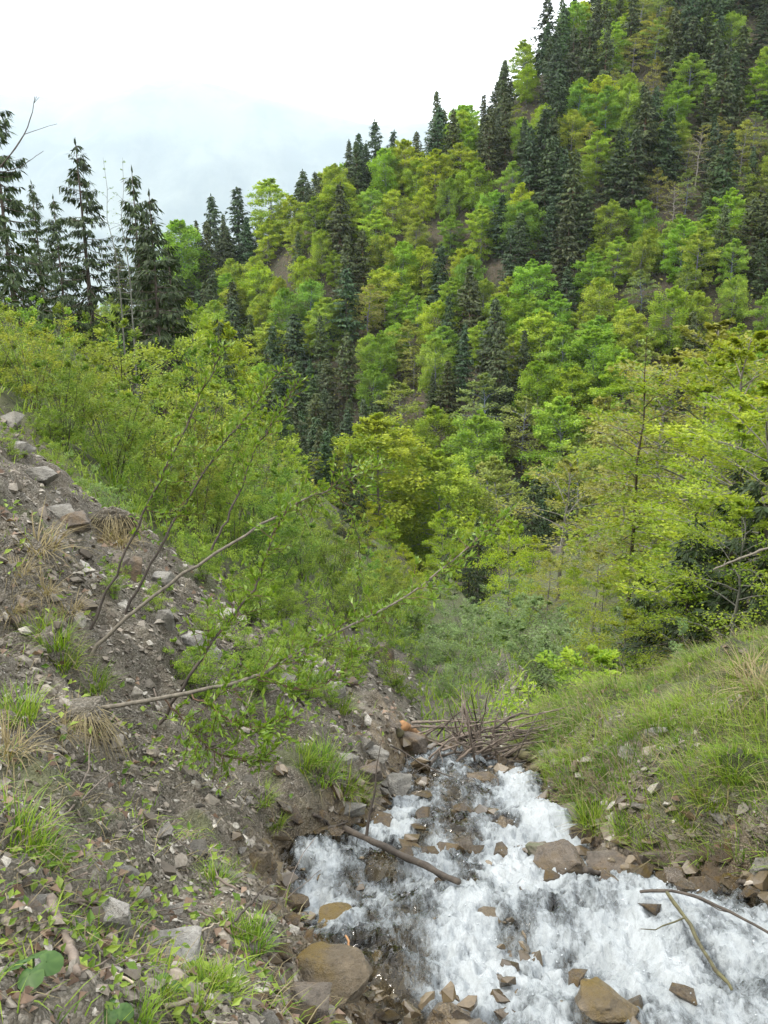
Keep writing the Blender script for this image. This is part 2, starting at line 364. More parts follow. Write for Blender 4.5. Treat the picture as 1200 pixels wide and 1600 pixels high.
plain = grid(fx, fy, farz, 'distant_hills', M['far'])

def wheight(x, y):
    z = zs(y) - .015; ch = channel(x, y)
    a = fbm(x * 1.5, y * 1.1, o=3, seed=61) - .5; b = fbm(x * 7, y * 4.4, o=4, seed=62, g=.6)
    r = 1 - np.abs(2 * b - 1); st = fbm(x * 2.6, y * .8, o=3, seed=63)
    step = (fbm(x * 1.2, y * 2.1, o=3, seed=65) - .5) * .20
    z = z + a * .26 + step * 1.3 + (r - .7) * .12 + (fbm(x * 24, y * 15, o=3, seed=64, g=.65) - .5) * .08
    return z - .12 * sst(-.12, .22, ch) - .05 * sst(8.8, 9.6, y)
def wattr(X, Y, Z):
    G = H(X, Y); d = Z - G; st = fbm(X * 2.4, Y * .8, o=4, seed=63)
    ch = channel(X, Y)
    f = .30 + 1.9 * (st - .5) + .30 * sst(0, .16, d) - .35 * sst(-.25, .05, ch)
    side = sst(.5, -.3, X) * sst(4.6, 5.2, Y) * sst(6.6, 5.8, Y)              # shallow stony shelf on the left
    side = np.maximum(side, sst(1.75, 2.3, X) * sst(4.9, 4.2, Y) * sst(2.6, 3.1, Y) * .35)
    return {'foam': f - .25 * side + .10 * sst(4.3, 3.4, Y) * sst(-.1, .2, X) * sst(1.3, .9, X)}
wxs = np.arange(-.95, 3.9, .0155); wys = np.arange(1.95, 9.9, .019)
WX, WY = np.meshgrid(wxs, wys); WZ = wheight(WX, WY); WA = wattr(WX, WY, WZ); keep = channel(WX, WY) < .35
nx, ny = len(wxs), len(wys); i = np.arange((ny - 1) * nx).reshape(ny - 1, nx)[:, :-1].ravel(); kk = keep.ravel()
F = np.stack([i, i + 1, i + nx + 1, i + nx], 1); F = F[kk[F].all(1)]
used = np.unique(F); rm = np.full(nx * ny, -1); rm[used] = np.arange(len(used))
water = mk('stream_water', np.stack([WX, WY, WZ], -1).reshape(-1, 3)[used], rm[F], M['water'], True, {'foam': WA['foam'].ravel()[used]}, kind='structure')
# spray
n = 5000; sx = RNG.uniform(-.7, 3.4, n); sy = 2.1 + 6.9 * RNG.random(n) ** 1.2
fo = wattr(sx, sy, wheight(sx, sy))['foam'] + .6 * (vn(sx * 7, sy * 7, seed=66) - .4); ok = (channel(sx, sy) < -.05) & (fo > .72); sx, sy = sx[ok], sy[ok]; n = len(sx)
sz = wheight(sx, sy) + RNG.exponential(.022, n); oc = np.array([[1, 0, 0], [-1, 0, 0], [0, 1, 0], [0, -1, 0], [0, 0, 1], [0, 0, -1]], float)
rad = RNG.uniform(.002, .006, n); st_ = np.stack([rad, rad, rad * RNG.uniform(.8, 2.6, n)], 1)
V = oc[None] * st_[:, None, :]; an = RNG.uniform(-1, 1, n); V = np.stack([V[..., 0] * np.cos(an)[:, None] - V[..., 2] * np.sin(an)[:, None], V[..., 1], V[..., 0] * np.sin(an)[:, None] + V[..., 2] * np.cos(an)[:, None]], -1) + np.stack([sx, sy, sz], 1)[:, None, :]
of = np.array([[0, 2, 4], [2, 1, 4], [1, 3, 4], [3, 0, 4], [2, 0, 5], [1, 2, 5], [3, 1, 5], [0, 3, 5]])
mk('water_spray', V.reshape(-1, 3), (of[None] + 6 * np.arange(n)[:, None, None]).reshape(-1, 3), M['spray'], True, kind='stuff')
print('setting', time.time() - T0)

# ------------------------------------------------------------------ geometry builders
def tubes(lines, sides=5):
    """lines: [(points n x 3, radii n)] -> V, F quads"""
    Vs, Fs, o = [], [], 0
    ang = np.linspace(0, 2 * np.pi, sides, endpoint=False)
    for P, r in lines:
        P = np.asarray(P, float); r = np.asarray(r, float); n = len(P)
        T = np.gradient(P, axis=0); T /= np.linalg.norm(T, axis=1, keepdims=True) + 1e-9
        ref = np.array([0.13, .99, 0.05]) if abs(T[:, 2].mean()) > .7 else np.array([0, 0, 1.])
        A = np.cross(T, ref); A /= np.linalg.norm(A, axis=1, keepdims=True) + 1e-9; B = np.cross(T, A)
        ring = P[:, None] + r[:, None, None] * (np.cos(ang)[None, :, None] * A[:, None] + np.sin(ang)[None, :, None] * B[:, None])
        Vs.append(ring.reshape(-1, 3)); k = np.arange(sides); k2 = (k + 1) % sides
        for j in range(n - 1):
            Fs.append(np.stack([o + j * sides + k, o + j * sides + k2, o + (j + 1) * sides + k2, o + (j + 1) * sides + k], 1))
        o += n * sides
    return np.concatenate(Vs), np.concatenate(Fs)
def unit(a): return a / (np.linalg.norm(a, axis=-1, keepdims=True) + 1e-9)
def leaves(P, D, Nn, L, Wd, fold=.25):
    """diamond leaves: P base, D direction, Nn normal"""
    D = unit(D); S = unit(np.cross(D, Nn)); Nn = np.cross(S, D)
    L = np.asarray(L).reshape(-1, 1) * np.ones((len(P), 1)); Wd = np.asarray(Wd).reshape(-1, 1) * np.ones((len(P), 1))
    mid = P + D * L * .45 + Nn * Wd * fold
    V = np.stack([P, mid + S * Wd * .5, P + D * L, mid - S * Wd * .5], 1)
    return V.reshape(-1, 3), np.arange(len(P) * 4).reshape(-1, 4)
def leaf_obj(name, P, D, Nn, L, Wd, mat, rng, parent, fold=.25, tint=None):
    V, F = leaves(P, D, Nn, L, Wd, fold)
    t = rng.random(len(P)) if tint is None else tint
    return mk(name, V, F, mat, False, {'tint': np.repeat(t, 4)}, parent=parent)

def broadleaf(rng, Ht, Rd, nl, ns, nleaf, L, base=.2, flat=.12, lean=.0, trunk_r=None, mat='beech', bark='bark_grey', name='beech_tree', stems=1, spread=.5, top=.85, jit=.5, clump=1.0, asp=.62, erect=0.):
    root = empty(name); lines = []; P = []; D = []; Nn = []
    trunk_r = trunk_r or Ht * .014
    for s in range(stems):
        a0 = rng.uniform(0, 6.28); off = np.array([math.cos(a0), math.sin(a0), 0]) * (spread * Rd if stems > 1 else lean * Ht)
        hs = Ht * (1 if s == 0 else rng.uniform(.65, 1.0)); tt = np.linspace(0, 1, 9)
        wob = np.cumsum(rng.normal(0, .012, (9, 3)), 0) * Ht; wob[:, 2] = 0
        tp = np.stack([off[0] * tt ** 1.3, off[1] * tt ** 1.3, hs * tt], 1) + wob * (tt[:, None])
        if stems > 1: tp[:, :2] += rng.normal(0, .03 * Rd, 2)
        lines.append((tp, trunk_r * (1.05 - .95 * tt) * (1 if s == 0 else .75)))
        n_l = max(3, nl // stems)
        for i in range(n_l):
            u = (i + rng.uniform(.2, .8)) / n_l; t = base + (1 - base) * u
            st = np.array([np.interp(t, tt, tp[:, k]) for k in range(3)])
            prof = math.sin(math.pi * min(1, u * top + .14)) ** .75 * rng.uniform(.7, 1.12) * (1 - .45 * max(0, u - .72) / .28)
            ln = Rd * max(prof, .12) * (1 if stems == 1 else .62); az = i * 2.4 + rng.uniform(-.5, .5) + s
            el = R(-6 + 56 * u ** 1.5 + erect * (1 - u)) + rng.normal(0, .12)
            dr = np.array([math.cos(az) * math.cos(el), math.sin(az) * math.cos(el), math.sin(el)])
            q = np.linspace(0, 1, 6)[:, None]; lp = st + dr * ln * q + np.array([0, 0, .12 * ln]) * q * (1 - q) * 2 - np.array([0, 0, .10 * ln]) * q ** 3
            lines.append((lp, np.linspace(trunk_r * .34 * (1.1 - u * .7), trunk_r * .05, 6)))
            hd = np.array([math.cos(az), math.sin(az), 0]); sd_ = np.array([-hd[1], hd[0], 0])
            for j in range(ns):
                sv = .28 + .72 * (j + rng.uniform(0, 1)) / ns; b0 = st + dr * ln * sv + np.array([0, 0, .12 * ln]) * sv * (1 - sv) * 2 - np.array([0, 0, .1 * ln]) * sv ** 3
                sg = 1 if j % 2 else -1; an = rng.uniform(.45, 1.15) * sg
                sdv = hd * math.cos(an) + sd_ * math.sin(an); sdv[2] = rng.normal(.05 + .35 * u * u + erect * .008, .12 + erect * .005)
                sl = ln * rng.uniform(.28, .5) * (1.25 - sv * .7)
                if sl > L * 2.2: lines.append((np.stack([b0, b0 + sdv * sl * .5 + [0, 0, .03 * sl], b0 + sdv * sl]), np.array([.25, .18, .08]) * trunk_r * .25))
                k = max(2, int(nleaf * rng.uniform(.6, 1.3))); q = rng.random(k)[:, None] ** .8; lat = rng.normal(0, .24, (k, 1)) * sl * (1.1 - q * .6)
                perp = unit(np.cross(sdv, [0, 0, 1.])[None])[0]
                pts = b0 + sdv * sl * q + perp * lat + np.array([0, 0, 1.]) * (rng.normal(0, flat, (k, 1)) * sl * .5 - .06 * np.abs(lat))
                P.append(pts); D.append(sdv * .6 + perp * np.sign(lat) * .7 + rng.normal(0, .3, (k, 3))); Nn.append(np.array([0, 0, 1.]) + rng.normal(0, jit, (k, 3)))
    V, F = tubes(lines, 5); mk('trunk', V, F, M[bark], True, parent=root)
    P = np.concatenate(P); D = np.concatenate(D); Nn = np.concatenate(Nn)
    Ls = L * rng.uniform(.6, 1.3, len(P))
    tint = np.clip(.52 + 1.0 * (vn(P[:, 0] * 1.6 / Rd * 3, P[:, 1] * 1.6 / Rd * 3, P[:, 2] * 1.6 / Rd * 3, seed=5) - .5) + rng.normal(0, .18, len(P)), 0, 1)
    leaf_obj('crown', P, D, Nn, Ls, Ls * asp, M[mat], rng, root, tint=tint); root['ph'] = Ht
    return root

def spruce(rng, Ht, Rd, whorl, nb, ntw, L, Wt, base=.12, mat='spruce', droop=.35, hang=.5, name='spruce_tree', ragged=.2, bare=0.):
    root = empty(name); lines = [(np.stack([np.zeros(6), np.zeros(6), np.linspace(0, Ht * .985, 6)], 1), np.linspace(Ht * .014, .012, 6))]
    P = []; D = []; Nn = []; z = Ht * base
    while z < Ht * .985:
        u = (z / Ht - base) / (1 - base); rr = Rd * ((1 - u) ** .85) * (1 - .25 * max(0, .15 - u) / .15) + .05 * Rd * (1 - u) + .02 * Rd
        for i in range(nb):
            az = rng.uniform(0, 6.28); ln = rr * rng.uniform(1 - ragged * 1.6, 1 + ragged)
            if rng.random() < .06: ln *= .5
            dp = droop * (1 - .9 * u) + rng.normal(0, .07); hd = np.array([math.cos(az), math.sin(az), 0]); zz = z + rng.uniform(-.4, .4) * whorl
            q = np.linspace(0, 1, 6)[:, None]; up = .5 * u
            bpnt = np.array([0, 0, zz]) + hd * ln * q + np.array([0, 0, 1]) * ln * (up * q - dp * q * 1.5 + dp * .75 * q ** 3)
            lines.append((bpnt, np.linspace(.006 * Ht * (1 - u) * .5 + .006, .003, 6)))
            k = max(4, int(ntw * (ln / Rd) * rng.uniform(.8, 1.2))); s = rng.random(k) ** .7; s = bare + (1 - bare) * s
            b = np.stack([np.interp(s, np.linspace(0, 1, 6), bpnt[:, a]) for a in range(3)], 1)
            sd_ = np.array([-hd[1], hd[0], 0]); sg = np.where(rng.random(k) < .5, 1., -1.)[:, None]
            P.append(b + sd_ * sg * rng.uniform(0, .12, (k, 1)) * ln); dd = hd * rng.uniform(.3, 1.1, (k, 1)) + sd_ * sg * rng.uniform(.2, 1., (k, 1)) + np.array([0, 0, -1.]) * hang * rng.uniform(.2, 1.6, (k, 1)) + rng.normal(0, .15, (k, 3))
            D.append(dd); Nn.append(np.array([0, 0, 1.]) * .8 + hd * .5 + rng.normal(0, .4, (k, 3)))
        z += whorl * rng.uniform(.75, 1.25) * (1.15 - .5 * u)
    P.append(np.array([[0, 0, Ht * .97]] * 3)); D.append(np.array([[0, 0, 1.], [.12, 0, 1], [0, .12, 1]])); Nn.append(np.array([[1., 0, 0], [0, 1, 0], [1, 1, 0]]))
    V, F = tubes(lines, 4); mk('trunk', V, F, M['bark_brown'], True, parent=root)
    P = np.concatenate(P); D = np.concatenate(D); Nn = np.concatenate(Nn); Ls = L * rng.uniform(.55, 1.3, len(P)); rr = np.hypot(P[:, 0], P[:, 1]) / Rd
    leaf_obj('crown', P, D, Nn, Ls, Wt * rng.uniform(.7, 1.3, len(P)), M[mat], rng, root, .15, np.clip(rng.normal(.4, .25, len(P)), 0, 1)); root['ph'] = Ht
    return root

def park(o):        # a prototype: taken out of the scene, only its copies stay
    for ch in list(o.children): C.objects.unlink(ch)
    C.objects.unlink(o); return o
def link_tree(proto, loc, sc, rz, col, wid=1.0, lean=(0, 0)):
    o = copy_tree(proto); o.location = loc; o.rotation_euler = (lean[0], lean[1], rz); o.scale = (sc * wid, sc * wid, sc)
    for ch in o.children: ch.color = (*col, 1)
    return o
def g(seed): return np.random.default_rng(seed)
FAR_B = [park(broadleaf(g(100 + i), 14, 4.7 + .35 * (i % 3), 44, 10, 38, .36, base=.04 + .05 * (i % 3), flat=(.4, .75, .6)[i % 3], jit=.8, top=.80 + .03 * (i % 3))) for i in range(7)]
FAR_O = [park(broadleaf(g(120 + i), 12, 4.2, 30, 9, 13, .42, base=.15, flat=.25, mat='olive')) for i in range(3)]
FAR_D = [park(broadleaf(g(130 + i), 12, 3.4, 30, 9, 1, .22, base=.25, flat=.3, mat='olive', name='bare_tree')) for i in range(2)]
FAR_S = [park(spruce(g(140 + i), 20, 3.4 + .3 * (i % 2), .70, 8, 26, .85, .34, base=.06 + .07 * (i % 3), droop=.5, hang=.9, ragged=.34)) for i in range(7)]
print('far protos', time.time() - T0)

# ------------------------------------------------------------------ forest on the far slope
MAP = """............SSBMSBS
...........BSSBMBBS
.........SSSSBBGBSS
.......SSBSBBBBSBDM
......SBSBSSSBBSDSB
...BSBBBBBBBSSSMDSM
BSSBBSBBBBBBSSBBBBM
BSSSBBSBBBSSSBBBBBS
SSBBBBSBBBBBSBMMMBB
BSSBBBMBBSBBBBBGBBB
SBSBSSBMBSSBBBBBBBB
SBSSSSBGSDSBDBBDSBB
SSSSSSSDBBMMBBBSSBB
SSSSSSSDBBBMBBBSSBB
SSSSSSBBBBBMBMMSBBB
SSSSSSBBBMMSSDBBBBB
SSSSSSBBBBSBBMBBBBB
SSSSSSBBBBBBBBBBBBB""".split('\n')
def cell(px, py):
    c = int((px - 250) // 50); r = int(py // 50)
    if r < 0: r = 0
    if r > 17: r = 17
    c = min(max(c, 0), 18); v = MAP[r][c]
    if v == 'S' and r >= 15 and c < 7 and (c * 7 + r * 5) % 3: v = 'B'
    return v
def visible(p, steps=60):
    q = np.array(p); t = np.linspace(.05, .97, steps); return bool((q[2] * t > H(q[0] * t, q[1] * t, False)).all())
far_trees = []      # (kind, location, size)
lone = [(475, 262, 213, 'S', 12), (370, 290, 212, 'S', 20), (338, 300, 214, 'S', 18), (420, 280, 209, 'B', 15), (520, 258, 206, 'B', 14), (445, 283, 211, 'B', 13), (285, 345, 206, 'B', 11)]
rg = g(5)
def try_add(x, y, kind, ht, rmin):
    for (k2, l2, h2, r2) in far_trees:
        if (l2[0] - x) ** 2 + (l2[1] - y) ** 2 < (.5 * (rmin + r2)) ** 2: return False
    far_trees.append((kind, (x, y, float(H(np.array([x]), np.array([y]), False)[0]) - .3), ht, rmin)); return True
for px, py, Y, k, ht in lone:
    d = at(px, py, Y); try_add(d.x, Y, k, max(6, d.z - float(H(np.array([d.x]), np.array([Y]), False)[0])), 4)
cand = np.stack([rg.uniform(-105, 140, 52000), rg.uniform(104, 300, 52000)], 1)
zc = H(cand[:, 0], cand[:, 1], False)
for (x, y), z in zip(cand, zc):
    nk = {'S': sum(t[0] == 'S' for t in far_trees), 'B': sum(t[0] in 'BM' for t in far_trees)}
    if nk['S'] + nk['B'] >= 592: break
    px, py, f = proj((x, y, z + 8))
    if px < 60 or px > 1260 or py < -120 or py > 930: continue
    near_g = -2.2 + zs(y) + 2
    hillz = -149 + .7 * y + .35 * x
    if z < -58 or px < 330 and py > 560: continue
    k = cell(px, py); 
    if k == '.': k = 'S' if rg.random() < .6 else 'B'
    if k == 'G': continue
    if k == 'B' and rg.random() < (.48 if py < 270 and px > 840 else .24 if py < 420 else .10): k = 'S' if rg.random() < .7 else 'M'
    elif k == 'S' and rg.random() < .05: k = 'B'
    if k == 'O' or (k == 'D' and rg.random() < .6): k = 'M'
    if py > 540 and px < 300 + (py - 540) * .95: continue
    if k == 'S' and (py < -60 or px > 1225 or px < 150): continue
    big = 1 + .65 * float(sst(480, 700, np.array(py)))
    big = 1 + (big - 1) * (.15 if k == 'S' else 1)
    if k == 'S' and py < float(np.interp(px, [280, 450, 560, 700, 880, 1200], [370, 310, 255, 150, 30, -230])): big *= .78
    if k == 'S' and py > 560: big *= .68
    ht = big * {'B': rg.uniform(6.5, 10.5), 'M': rg.uniform(6.5, 9.5), 'S': rg.uniform(9.5, 16), 'D': rg.uniform(8, 11)}[k]
    rm_ = big * {'B': 3.8, 'M': 3.8, 'S': 2.7, 'D': 4.2}[k]
    if nk['S' if k == 'S' else 'B'] >= 296: continue
    if not visible((x, y, z + ht * .9)): continue
    try_add(x, y, k, ht, rm_)
print('far trees', len(far_trees), time.time() - T0)
rows = {}
for k, l, ht, r_ in far_trees:
    px, py, f = proj((l[0], l[1], l[2] + ht * .7))
    if k in 'BM':
        wid = rg.uniform(.85, 1.2); pr = (FAR_B if k == 'B' else FAR_O)[rg.integers(7 if k == 'B' else 3)]; q = rg.random()
        v = rg.uniform(.78, 1.12); c = ((.68 + .44 * q) * v, (.93 + .10 * q) * v, (.8 + .8 * rg.random()) * v)
        o = link_tree(pr, l, ht / pr['ph'], rg.uniform(0, 6.28), c, wid)
        kind = ('yellow-green' if q > .66 else 'fresh green' if q > .33 else 'deep green') + ' beech' if k == 'B' else 'thin olive beech'; cat = 'tree'
    elif k == 'D':
        pr = FAR_D[rg.integers(2)]; o = link_tree(pr, l, ht / pr['ph'], rg.uniform(0, 6.28), (1, .95, .9)); kind = 'leafless grey tree'
    else:
        pr = FAR_S[rg.integers(7)]; v = rg.uniform(.75, 1.3); o = link_tree(pr, l, ht / pr['ph'], rg.uniform(0, 6.28), (v * rg.uniform(.8, 1.4), v, v * rg.uniform(.65, 1.05)), rg.uniform(.95, 1.5), (rg.normal(0, .03), rg.normal(0, .03))); kind = ('tall ' if ht > 12 else 'short ') + 'dark spruce'
    sky_d = np.interp(px, [280, 300, 450, 560, 700, 880, 1200], [350, 345, 285, 230, 120, 0, -260]); band = int(min(max((py - sky_d) // 75, 0), 9))
    rows.setdefault((band, kind), []).append((px, o))
    o['category'] = 'tree'; o['group'] = 'beeches and spruces on the far slope'
BAND = ['along the skyline of the far slope'] + ['in the %s row below the far skyline' % ordw(i) for i in range(1, 10)]
for (band, kind), lst in rows.items():
    lst.sort(key=lambda t: t[0])
    for i, (px, o) in enumerate(lst):
        o['label'] = kind + (', %s from the left ' % ordw(i + 1) if len(lst) > 1 else ' standing alone of its kind ') + BAND[band]

n = 60000; ux, uy = rg.uniform(-80, 135, n), rg.uniform(100, 290, n); uz = H(ux, uy, False); ok = (fbm(ux * .09, uy * .09, o=4, seed=95) > .43); ux, uy, uz = ux[ok], uy[ok], uz[ok]; n = len(ux)
ua = rg.uniform(0, 6.28, n)
leaf_obj('hill_undergrowth', np.stack([ux, uy, uz + rg.uniform(0, 1.5, n) ** 1.3], 1), np.stack([np.cos(ua), np.sin(ua), rg.uniform(-.3, .6, n)], 1), np.array([-.2, -.5, 1.]) + rg.normal(0, .6, (n, 3)), rg.uniform(.35, .8, n), rg.uniform(.25, .5, n), M['olive'], rg, None, .2, np.clip(rg.normal(.2, .25, n), 0, 1))['kind'] = 'stuff'

# ------------------------------------------------------------------ nearer trees and shrubs
def place(proto, px, ptop, Y, col=(1, 1, 1), wid=1.0, rz=None, lean=(0, 0), hmin=1.0, sink=.12):
    d = at(px, ptop, Y); z = ground(d.x, Y); h = max(hmin, d.z - z)
    return link_tree(proto, (d.x, Y, z - sink), h / proto['ph'], rg.uniform(0, 6.28) if rz is None else rz, col, wid, lean)
NS = [park(spruce(g(200 + i), 10, 2.0, .40, 6, 60, .34, .085, base=.06, mat='spruce_near', droop=.6, hang=1.3, ragged=.3, bare=.12)) for i in range(3)]
NB = [park(broadleaf(g(210 + i), 7, 2.9, 32, 9, 44, .100, base=.10, flat=.17, jit=.5)) for i in range(3)]
MB = [park(broadleaf(g(220 + i), 9, 3.4, 40, 10, 34, .165, base=.04, flat=.36, jit=.6)) for i in range(3)]
SH = [park(broadleaf(g(230 + i), 4, 1.7, 48, 9, 15, .080, base=.12, flat=.5, erect=38, mat='green', bark='bark_dark', name='leafy_shrub', stems=7, spread=.75, top=.8, jit=.9, trunk_r=.022, asp=.6)) for i in range(4)]
SA = [park(broadleaf(g(240 + i), 3.2, 1.6, 40, 9, 14, .085, base=.12, flat=.5, erect=25, mat='sallow', bark='bark_grey', name='sallow_bush', stems=6, spread=.75, jit=.9, trunk_r=.02, asp=.5)) for i in range(2)]
print('near protos', time.time() - T0)
for px, py, Y, wd, lab in [
    (-24, 92, 36, 1.0, 'largest near spruce with hanging branches, cut off by the left edge of the photo'),
    (-60, 200, 30, 1.2, 'dark spruce mostly outside the frame at the left edge'),
    (48, 278, 50, .85, 'slim spruce with thin top between the edge spruce and the tallest pointed spruce'),
    (82, 300, 42, 1.0, 'bushy spruce just left of the tallest pointed spruce'),
    (117, 213, 44, 1.0, 'tall pointed spruce with drooping branches standing clear against the pale sky'),
    (205, 256, 45, .9, 'slender spruce with sparse top, left of the two paired near spruces'),
    (232, 292, 40, 1.05, 'wide drooping spruce, right of the two paired near spruces'),
    (340, 492, 36, 1.0, 'small olive spruce rising from the shrubs right of the paired spruces'),
    (262, 380, 44, 1.0, 'half hidden spruce behind the paired near spruces')]:
    tag(place(NS[rg.integers(3)], px, py, Y, tuple(np.array((1, 1, 1)) * rg.uniform(.85, 1.15)), wd), lab, 'tree', 'spruces on the near left slope')
# low-slung conifers on the right and mid valley
for px, py, Y, wd, lab in [(1160, 720, 19, 1.5, 'dark spruce in the shade at the right edge behind the grassy bank'), (1090, 800, 17, 1.5, 'dark low spruce hidden under the right beeches'),
    (1215, 690, 16, 1.5, 'dark spruce cut off by the right edge'), (750, 800, 62, 1.0, 'dark spruce in the valley between two bright beeches'), (548, 700, 50, 1.2, 'dark spruce on the left spur above the gully'),
    (1010, 880, 19, 1.3, 'small dark spruce left of the shaded spruces on the right'), (855, 985, 22, .9, 'tiny young spruce above the gravel gully'), (700, 780, 75, 1.0, 'narrow dark spruce deep in the valley'),
    (735, 835, 58, 1.2, 'dark spruce at the bottom of the valley, left of the two by the right beech'), (765, 815, 66, 1.2, 'dark spruce at the bottom of the valley, right of the two by the right beech'), (560, 735, 60, 1.3, 'broad dark spruce at the foot of the left spur'), (835, 750, 80, 1.2, 'dark spruce below the olive trees deep in the valley'),
    (958, 1000, 15.5, 1.0, 'small dim spruce behind the layered maple sapling')]:
    tag(place(NS[rg.integers(3)], px, py, Y, (.8, .85, .8), wd), lab, 'tree', 'dark conifers low in the valley')
# bright beeches on the spurs and in the valley
mids = [(300, 470, 60), (335, 560, 52), (370, 575, 46), (415, 590, 52), (455, 640, 46), (495, 690, 50), (520, 745, 46), (480, 760, 36), (545, 745, 54), (575, 775, 50), (603, 810, 47), (632, 850, 45), (650, 885, 40), (590, 860, 40), (560, 810, 38), (690, 795, 56), (745, 800, 64), (800, 812, 42), (835, 835, 46), (905, 830, 48), (985, 800, 40), (900, 880, 36), (950, 760, 62), (1010, 730, 56), (1060, 690, 48)]
for i, (px, py, Y) in enumerate(sorted(mids)):
    q = rg.random(); px = px - (40 if 320 < px < 560 else 0); tag(place(MB[rg.integers(3)], px, py, Y, tuple(np.array((.9 + .25 * q, 1, .9)) * rg.uniform(.9, 1.15)), rg.uniform(.62, .9)), 'bright beech in the middle distance, %s from the left along the gully sides' % ordw(i + 1), 'tree', 'beeches along the gully sides')
for i, (px, py, Y) in enumerate(sorted([(300, 790, 12.4), (350, 840, 12.0), (415, 850, 13.5), (470, 890, 13.8), (520, 930, 14.0), (560, 975, 13.0), (395, 950, 9.6), (470, 1010, 9.4), (250, 800, 10.5), (620, 985, 15.), (90, 830, 9.5), (535, 1015, 11.), (330, 1060, 7.2), (430, 1120, 7.4), (255, 1040, 7.0), (640, 1040, 15.), (15, 590, 16), (52, 640, 14.3), (85, 672, 13), (125, 715, 12.2), (172, 765, 11.9), (205, 790, 11.6), (30, 800, 8.6), (440, 880, 14.5), (495, 960, 12.4), (370, 905, 11.5)])):
    tag(place(SH[i % 4], px, py, Y, (1.05, 1.05, .85), 1.0, hmin=.5), 'small leafy sapling growing out of the left scree, %s from the left' % ordw(i + 1), 'sapling', 'small saplings on the left scree')
sp_ = []
while len(sp_) < 18:
    px, py = (rg.uniform(270, 640), rg.uniform(890, 1130)) if rg.random() < .7 else (rg.uniform(0, 220), rg.uniform(690, 960)); p = hit(px, py)
    if p is None or channel(np.array([p.x]), np.array([p.y]))[0] < .5: continue
    sp_.append((px, p))
for i, (px, p) in enumerate(sorted(sp_, key=lambda t: t[0])):
    h = rg.uniform(.35, .8) * (p.y / 9) ** .5; tag(link_tree(SH[i % 4], (p.x, p.y, p.z - .04), h / 4, rg.uniform(0, 6.28), (1, 1.05, .8), 1.15), 'knee-high leafy shoot on the open left scree, %s from the left' % ordw(i + 1), 'sapling', 'leafy shoots on the open left scree')
OL = [park(broadleaf(g(250 + i), 8, 2.9, 32, 10, 13, .15, base=.12, flat=.25, mat='olive')) for i in range(2)]
for i, (px, py, Y) in enumerate(sorted([(885, 720, 50), (935, 860, 30), (985, 720, 38), (1050, 560, 34), (860, 870, 40), (1140, 500, 36)])):
    tag(place(OL[i % 2], px, py, Y, tuple(np.array((1, .97, .95)) * rg.uniform(.75, 1.0)), rg.uniform(.9, 1.2)), 'thin olive-brown tree still coming into leaf in the valley, %s from the left' % ordw(i + 1), 'tree', 'olive trees low in the valley')
rights = [(1110, 560, 26), (1180, 520, 24), (1140, 640, 28), (1165, 650, 20), (1215, 600, 18), (1085, 745, 25), (1120, 770, 20), (1035, 850, 24), (1170, 780, 15.5), (945, 905, 25), (980, 950, 17.5), (1070, 890, 17)]
for i, (px, py, Y) in enumerate(sorted(rights)):
    tag(place(NB[rg.integers(3)], px, py, Y, tuple(np.array((.9 + .2 * rg.random(), 1, .9)) * rg.uniform(.7, .93)), rg.uniform(.9, 1.15)), 'young beech with layered yellow-green sprays on the right slope, %s from its left end' % ordw(i + 1), 'tree', 'young beeches on the right slope')
MP = park(broadleaf(g(260), 2.6, 1.25, 16, 9, 26, .085, base=.3, flat=.10, jit=.35, name='maple_sapling', bark='bark_dark', trunk_r=.02))
tag(place(MP, 912, 1008, 13.2, (.82, .92, .85), 1.0), 'small maple sapling with flat yellow-green layers where the right bank begins', 'sapling')
TA = park(broadleaf(g(261), 9, 1.5, 30, 7, 4, .10, base=.25, flat=.6, jit=.9, mat='sallow', bark='bark_dark', name='slender_tree', trunk_r=.075, top=.95))
tag(place(TA, 1020, 515, 26, (1.1, 1.05, .7), 1.0), 'tall slender dark-stemmed tree with sparse pale buds among the right beeches', 'tree')
BA = park(broadleaf(g(262), 9, .8, 20, 5, 2, .06, base=.3, flat=.6, jit=.9, mat='green', bark='bark_grey', name='budding_tree', trunk_r=.04, top=.95))
for px, lab in ((168, 'thin budding tree between the pointed spruce and the paired spruces, left stem'), (184, 'thin budding tree just left of the paired spruces, right stem')):
    tag(place(BA, px, 240, 38, (.8, .85, .8), 1.0), lab, 'tree', 'thin budding trees on the left')
# shrubs above the scree
shr = [(20, 480, 17), (70, 455, 20), (130, 470, 21), (185, 480, 19), (240, 490, 22), (290, 520, 20), (45, 540, 15.5), (110, 560, 17), (165, 555, 14.6), (215, 570, 17), (270, 580, 15), (330, 570, 24), (360, 640, 19), (320, 640, 16),
       (400, 660, 25), (430, 690, 21), (390, 720, 17), (455, 740, 24), (500, 770, 23), (470, 800, 19), (425, 790, 16), (540, 825, 28), (580, 865, 26), (520, 850, 21), (555, 890, 19), (610, 905, 28), (625, 880, 34), (655, 905, 32), (585, 870, 33), (360, 770, 15.5), (300, 700, 14.2), (235, 650, 13.5), (640, 920, 24), (590, 930, 21), (0, 600, 16.5), (90, 620, 14)]
for i, (px, py, Y) in enumerate(sorted(shr)):
    tag(place(SH[rg.integers(4)], px, py, Y, tuple(np.array((.8 + .45 * rg.random(), 1, .9)) * rg.uniform(.75, 1.2)), rg.uniform(.85, 1.2), hmin=1.8), 'leafy green multi-stemmed shrub above the scree, %s from the left' % ordw(i + 1), 'shrub', 'shrubs above the left scree')
tag(place(SA[0], 150, 715, 10.3, (1, 1.05, .8), 1.1, hmin=.7), 'pale leafy hazel bush hanging over the dark hollow', 'bush')
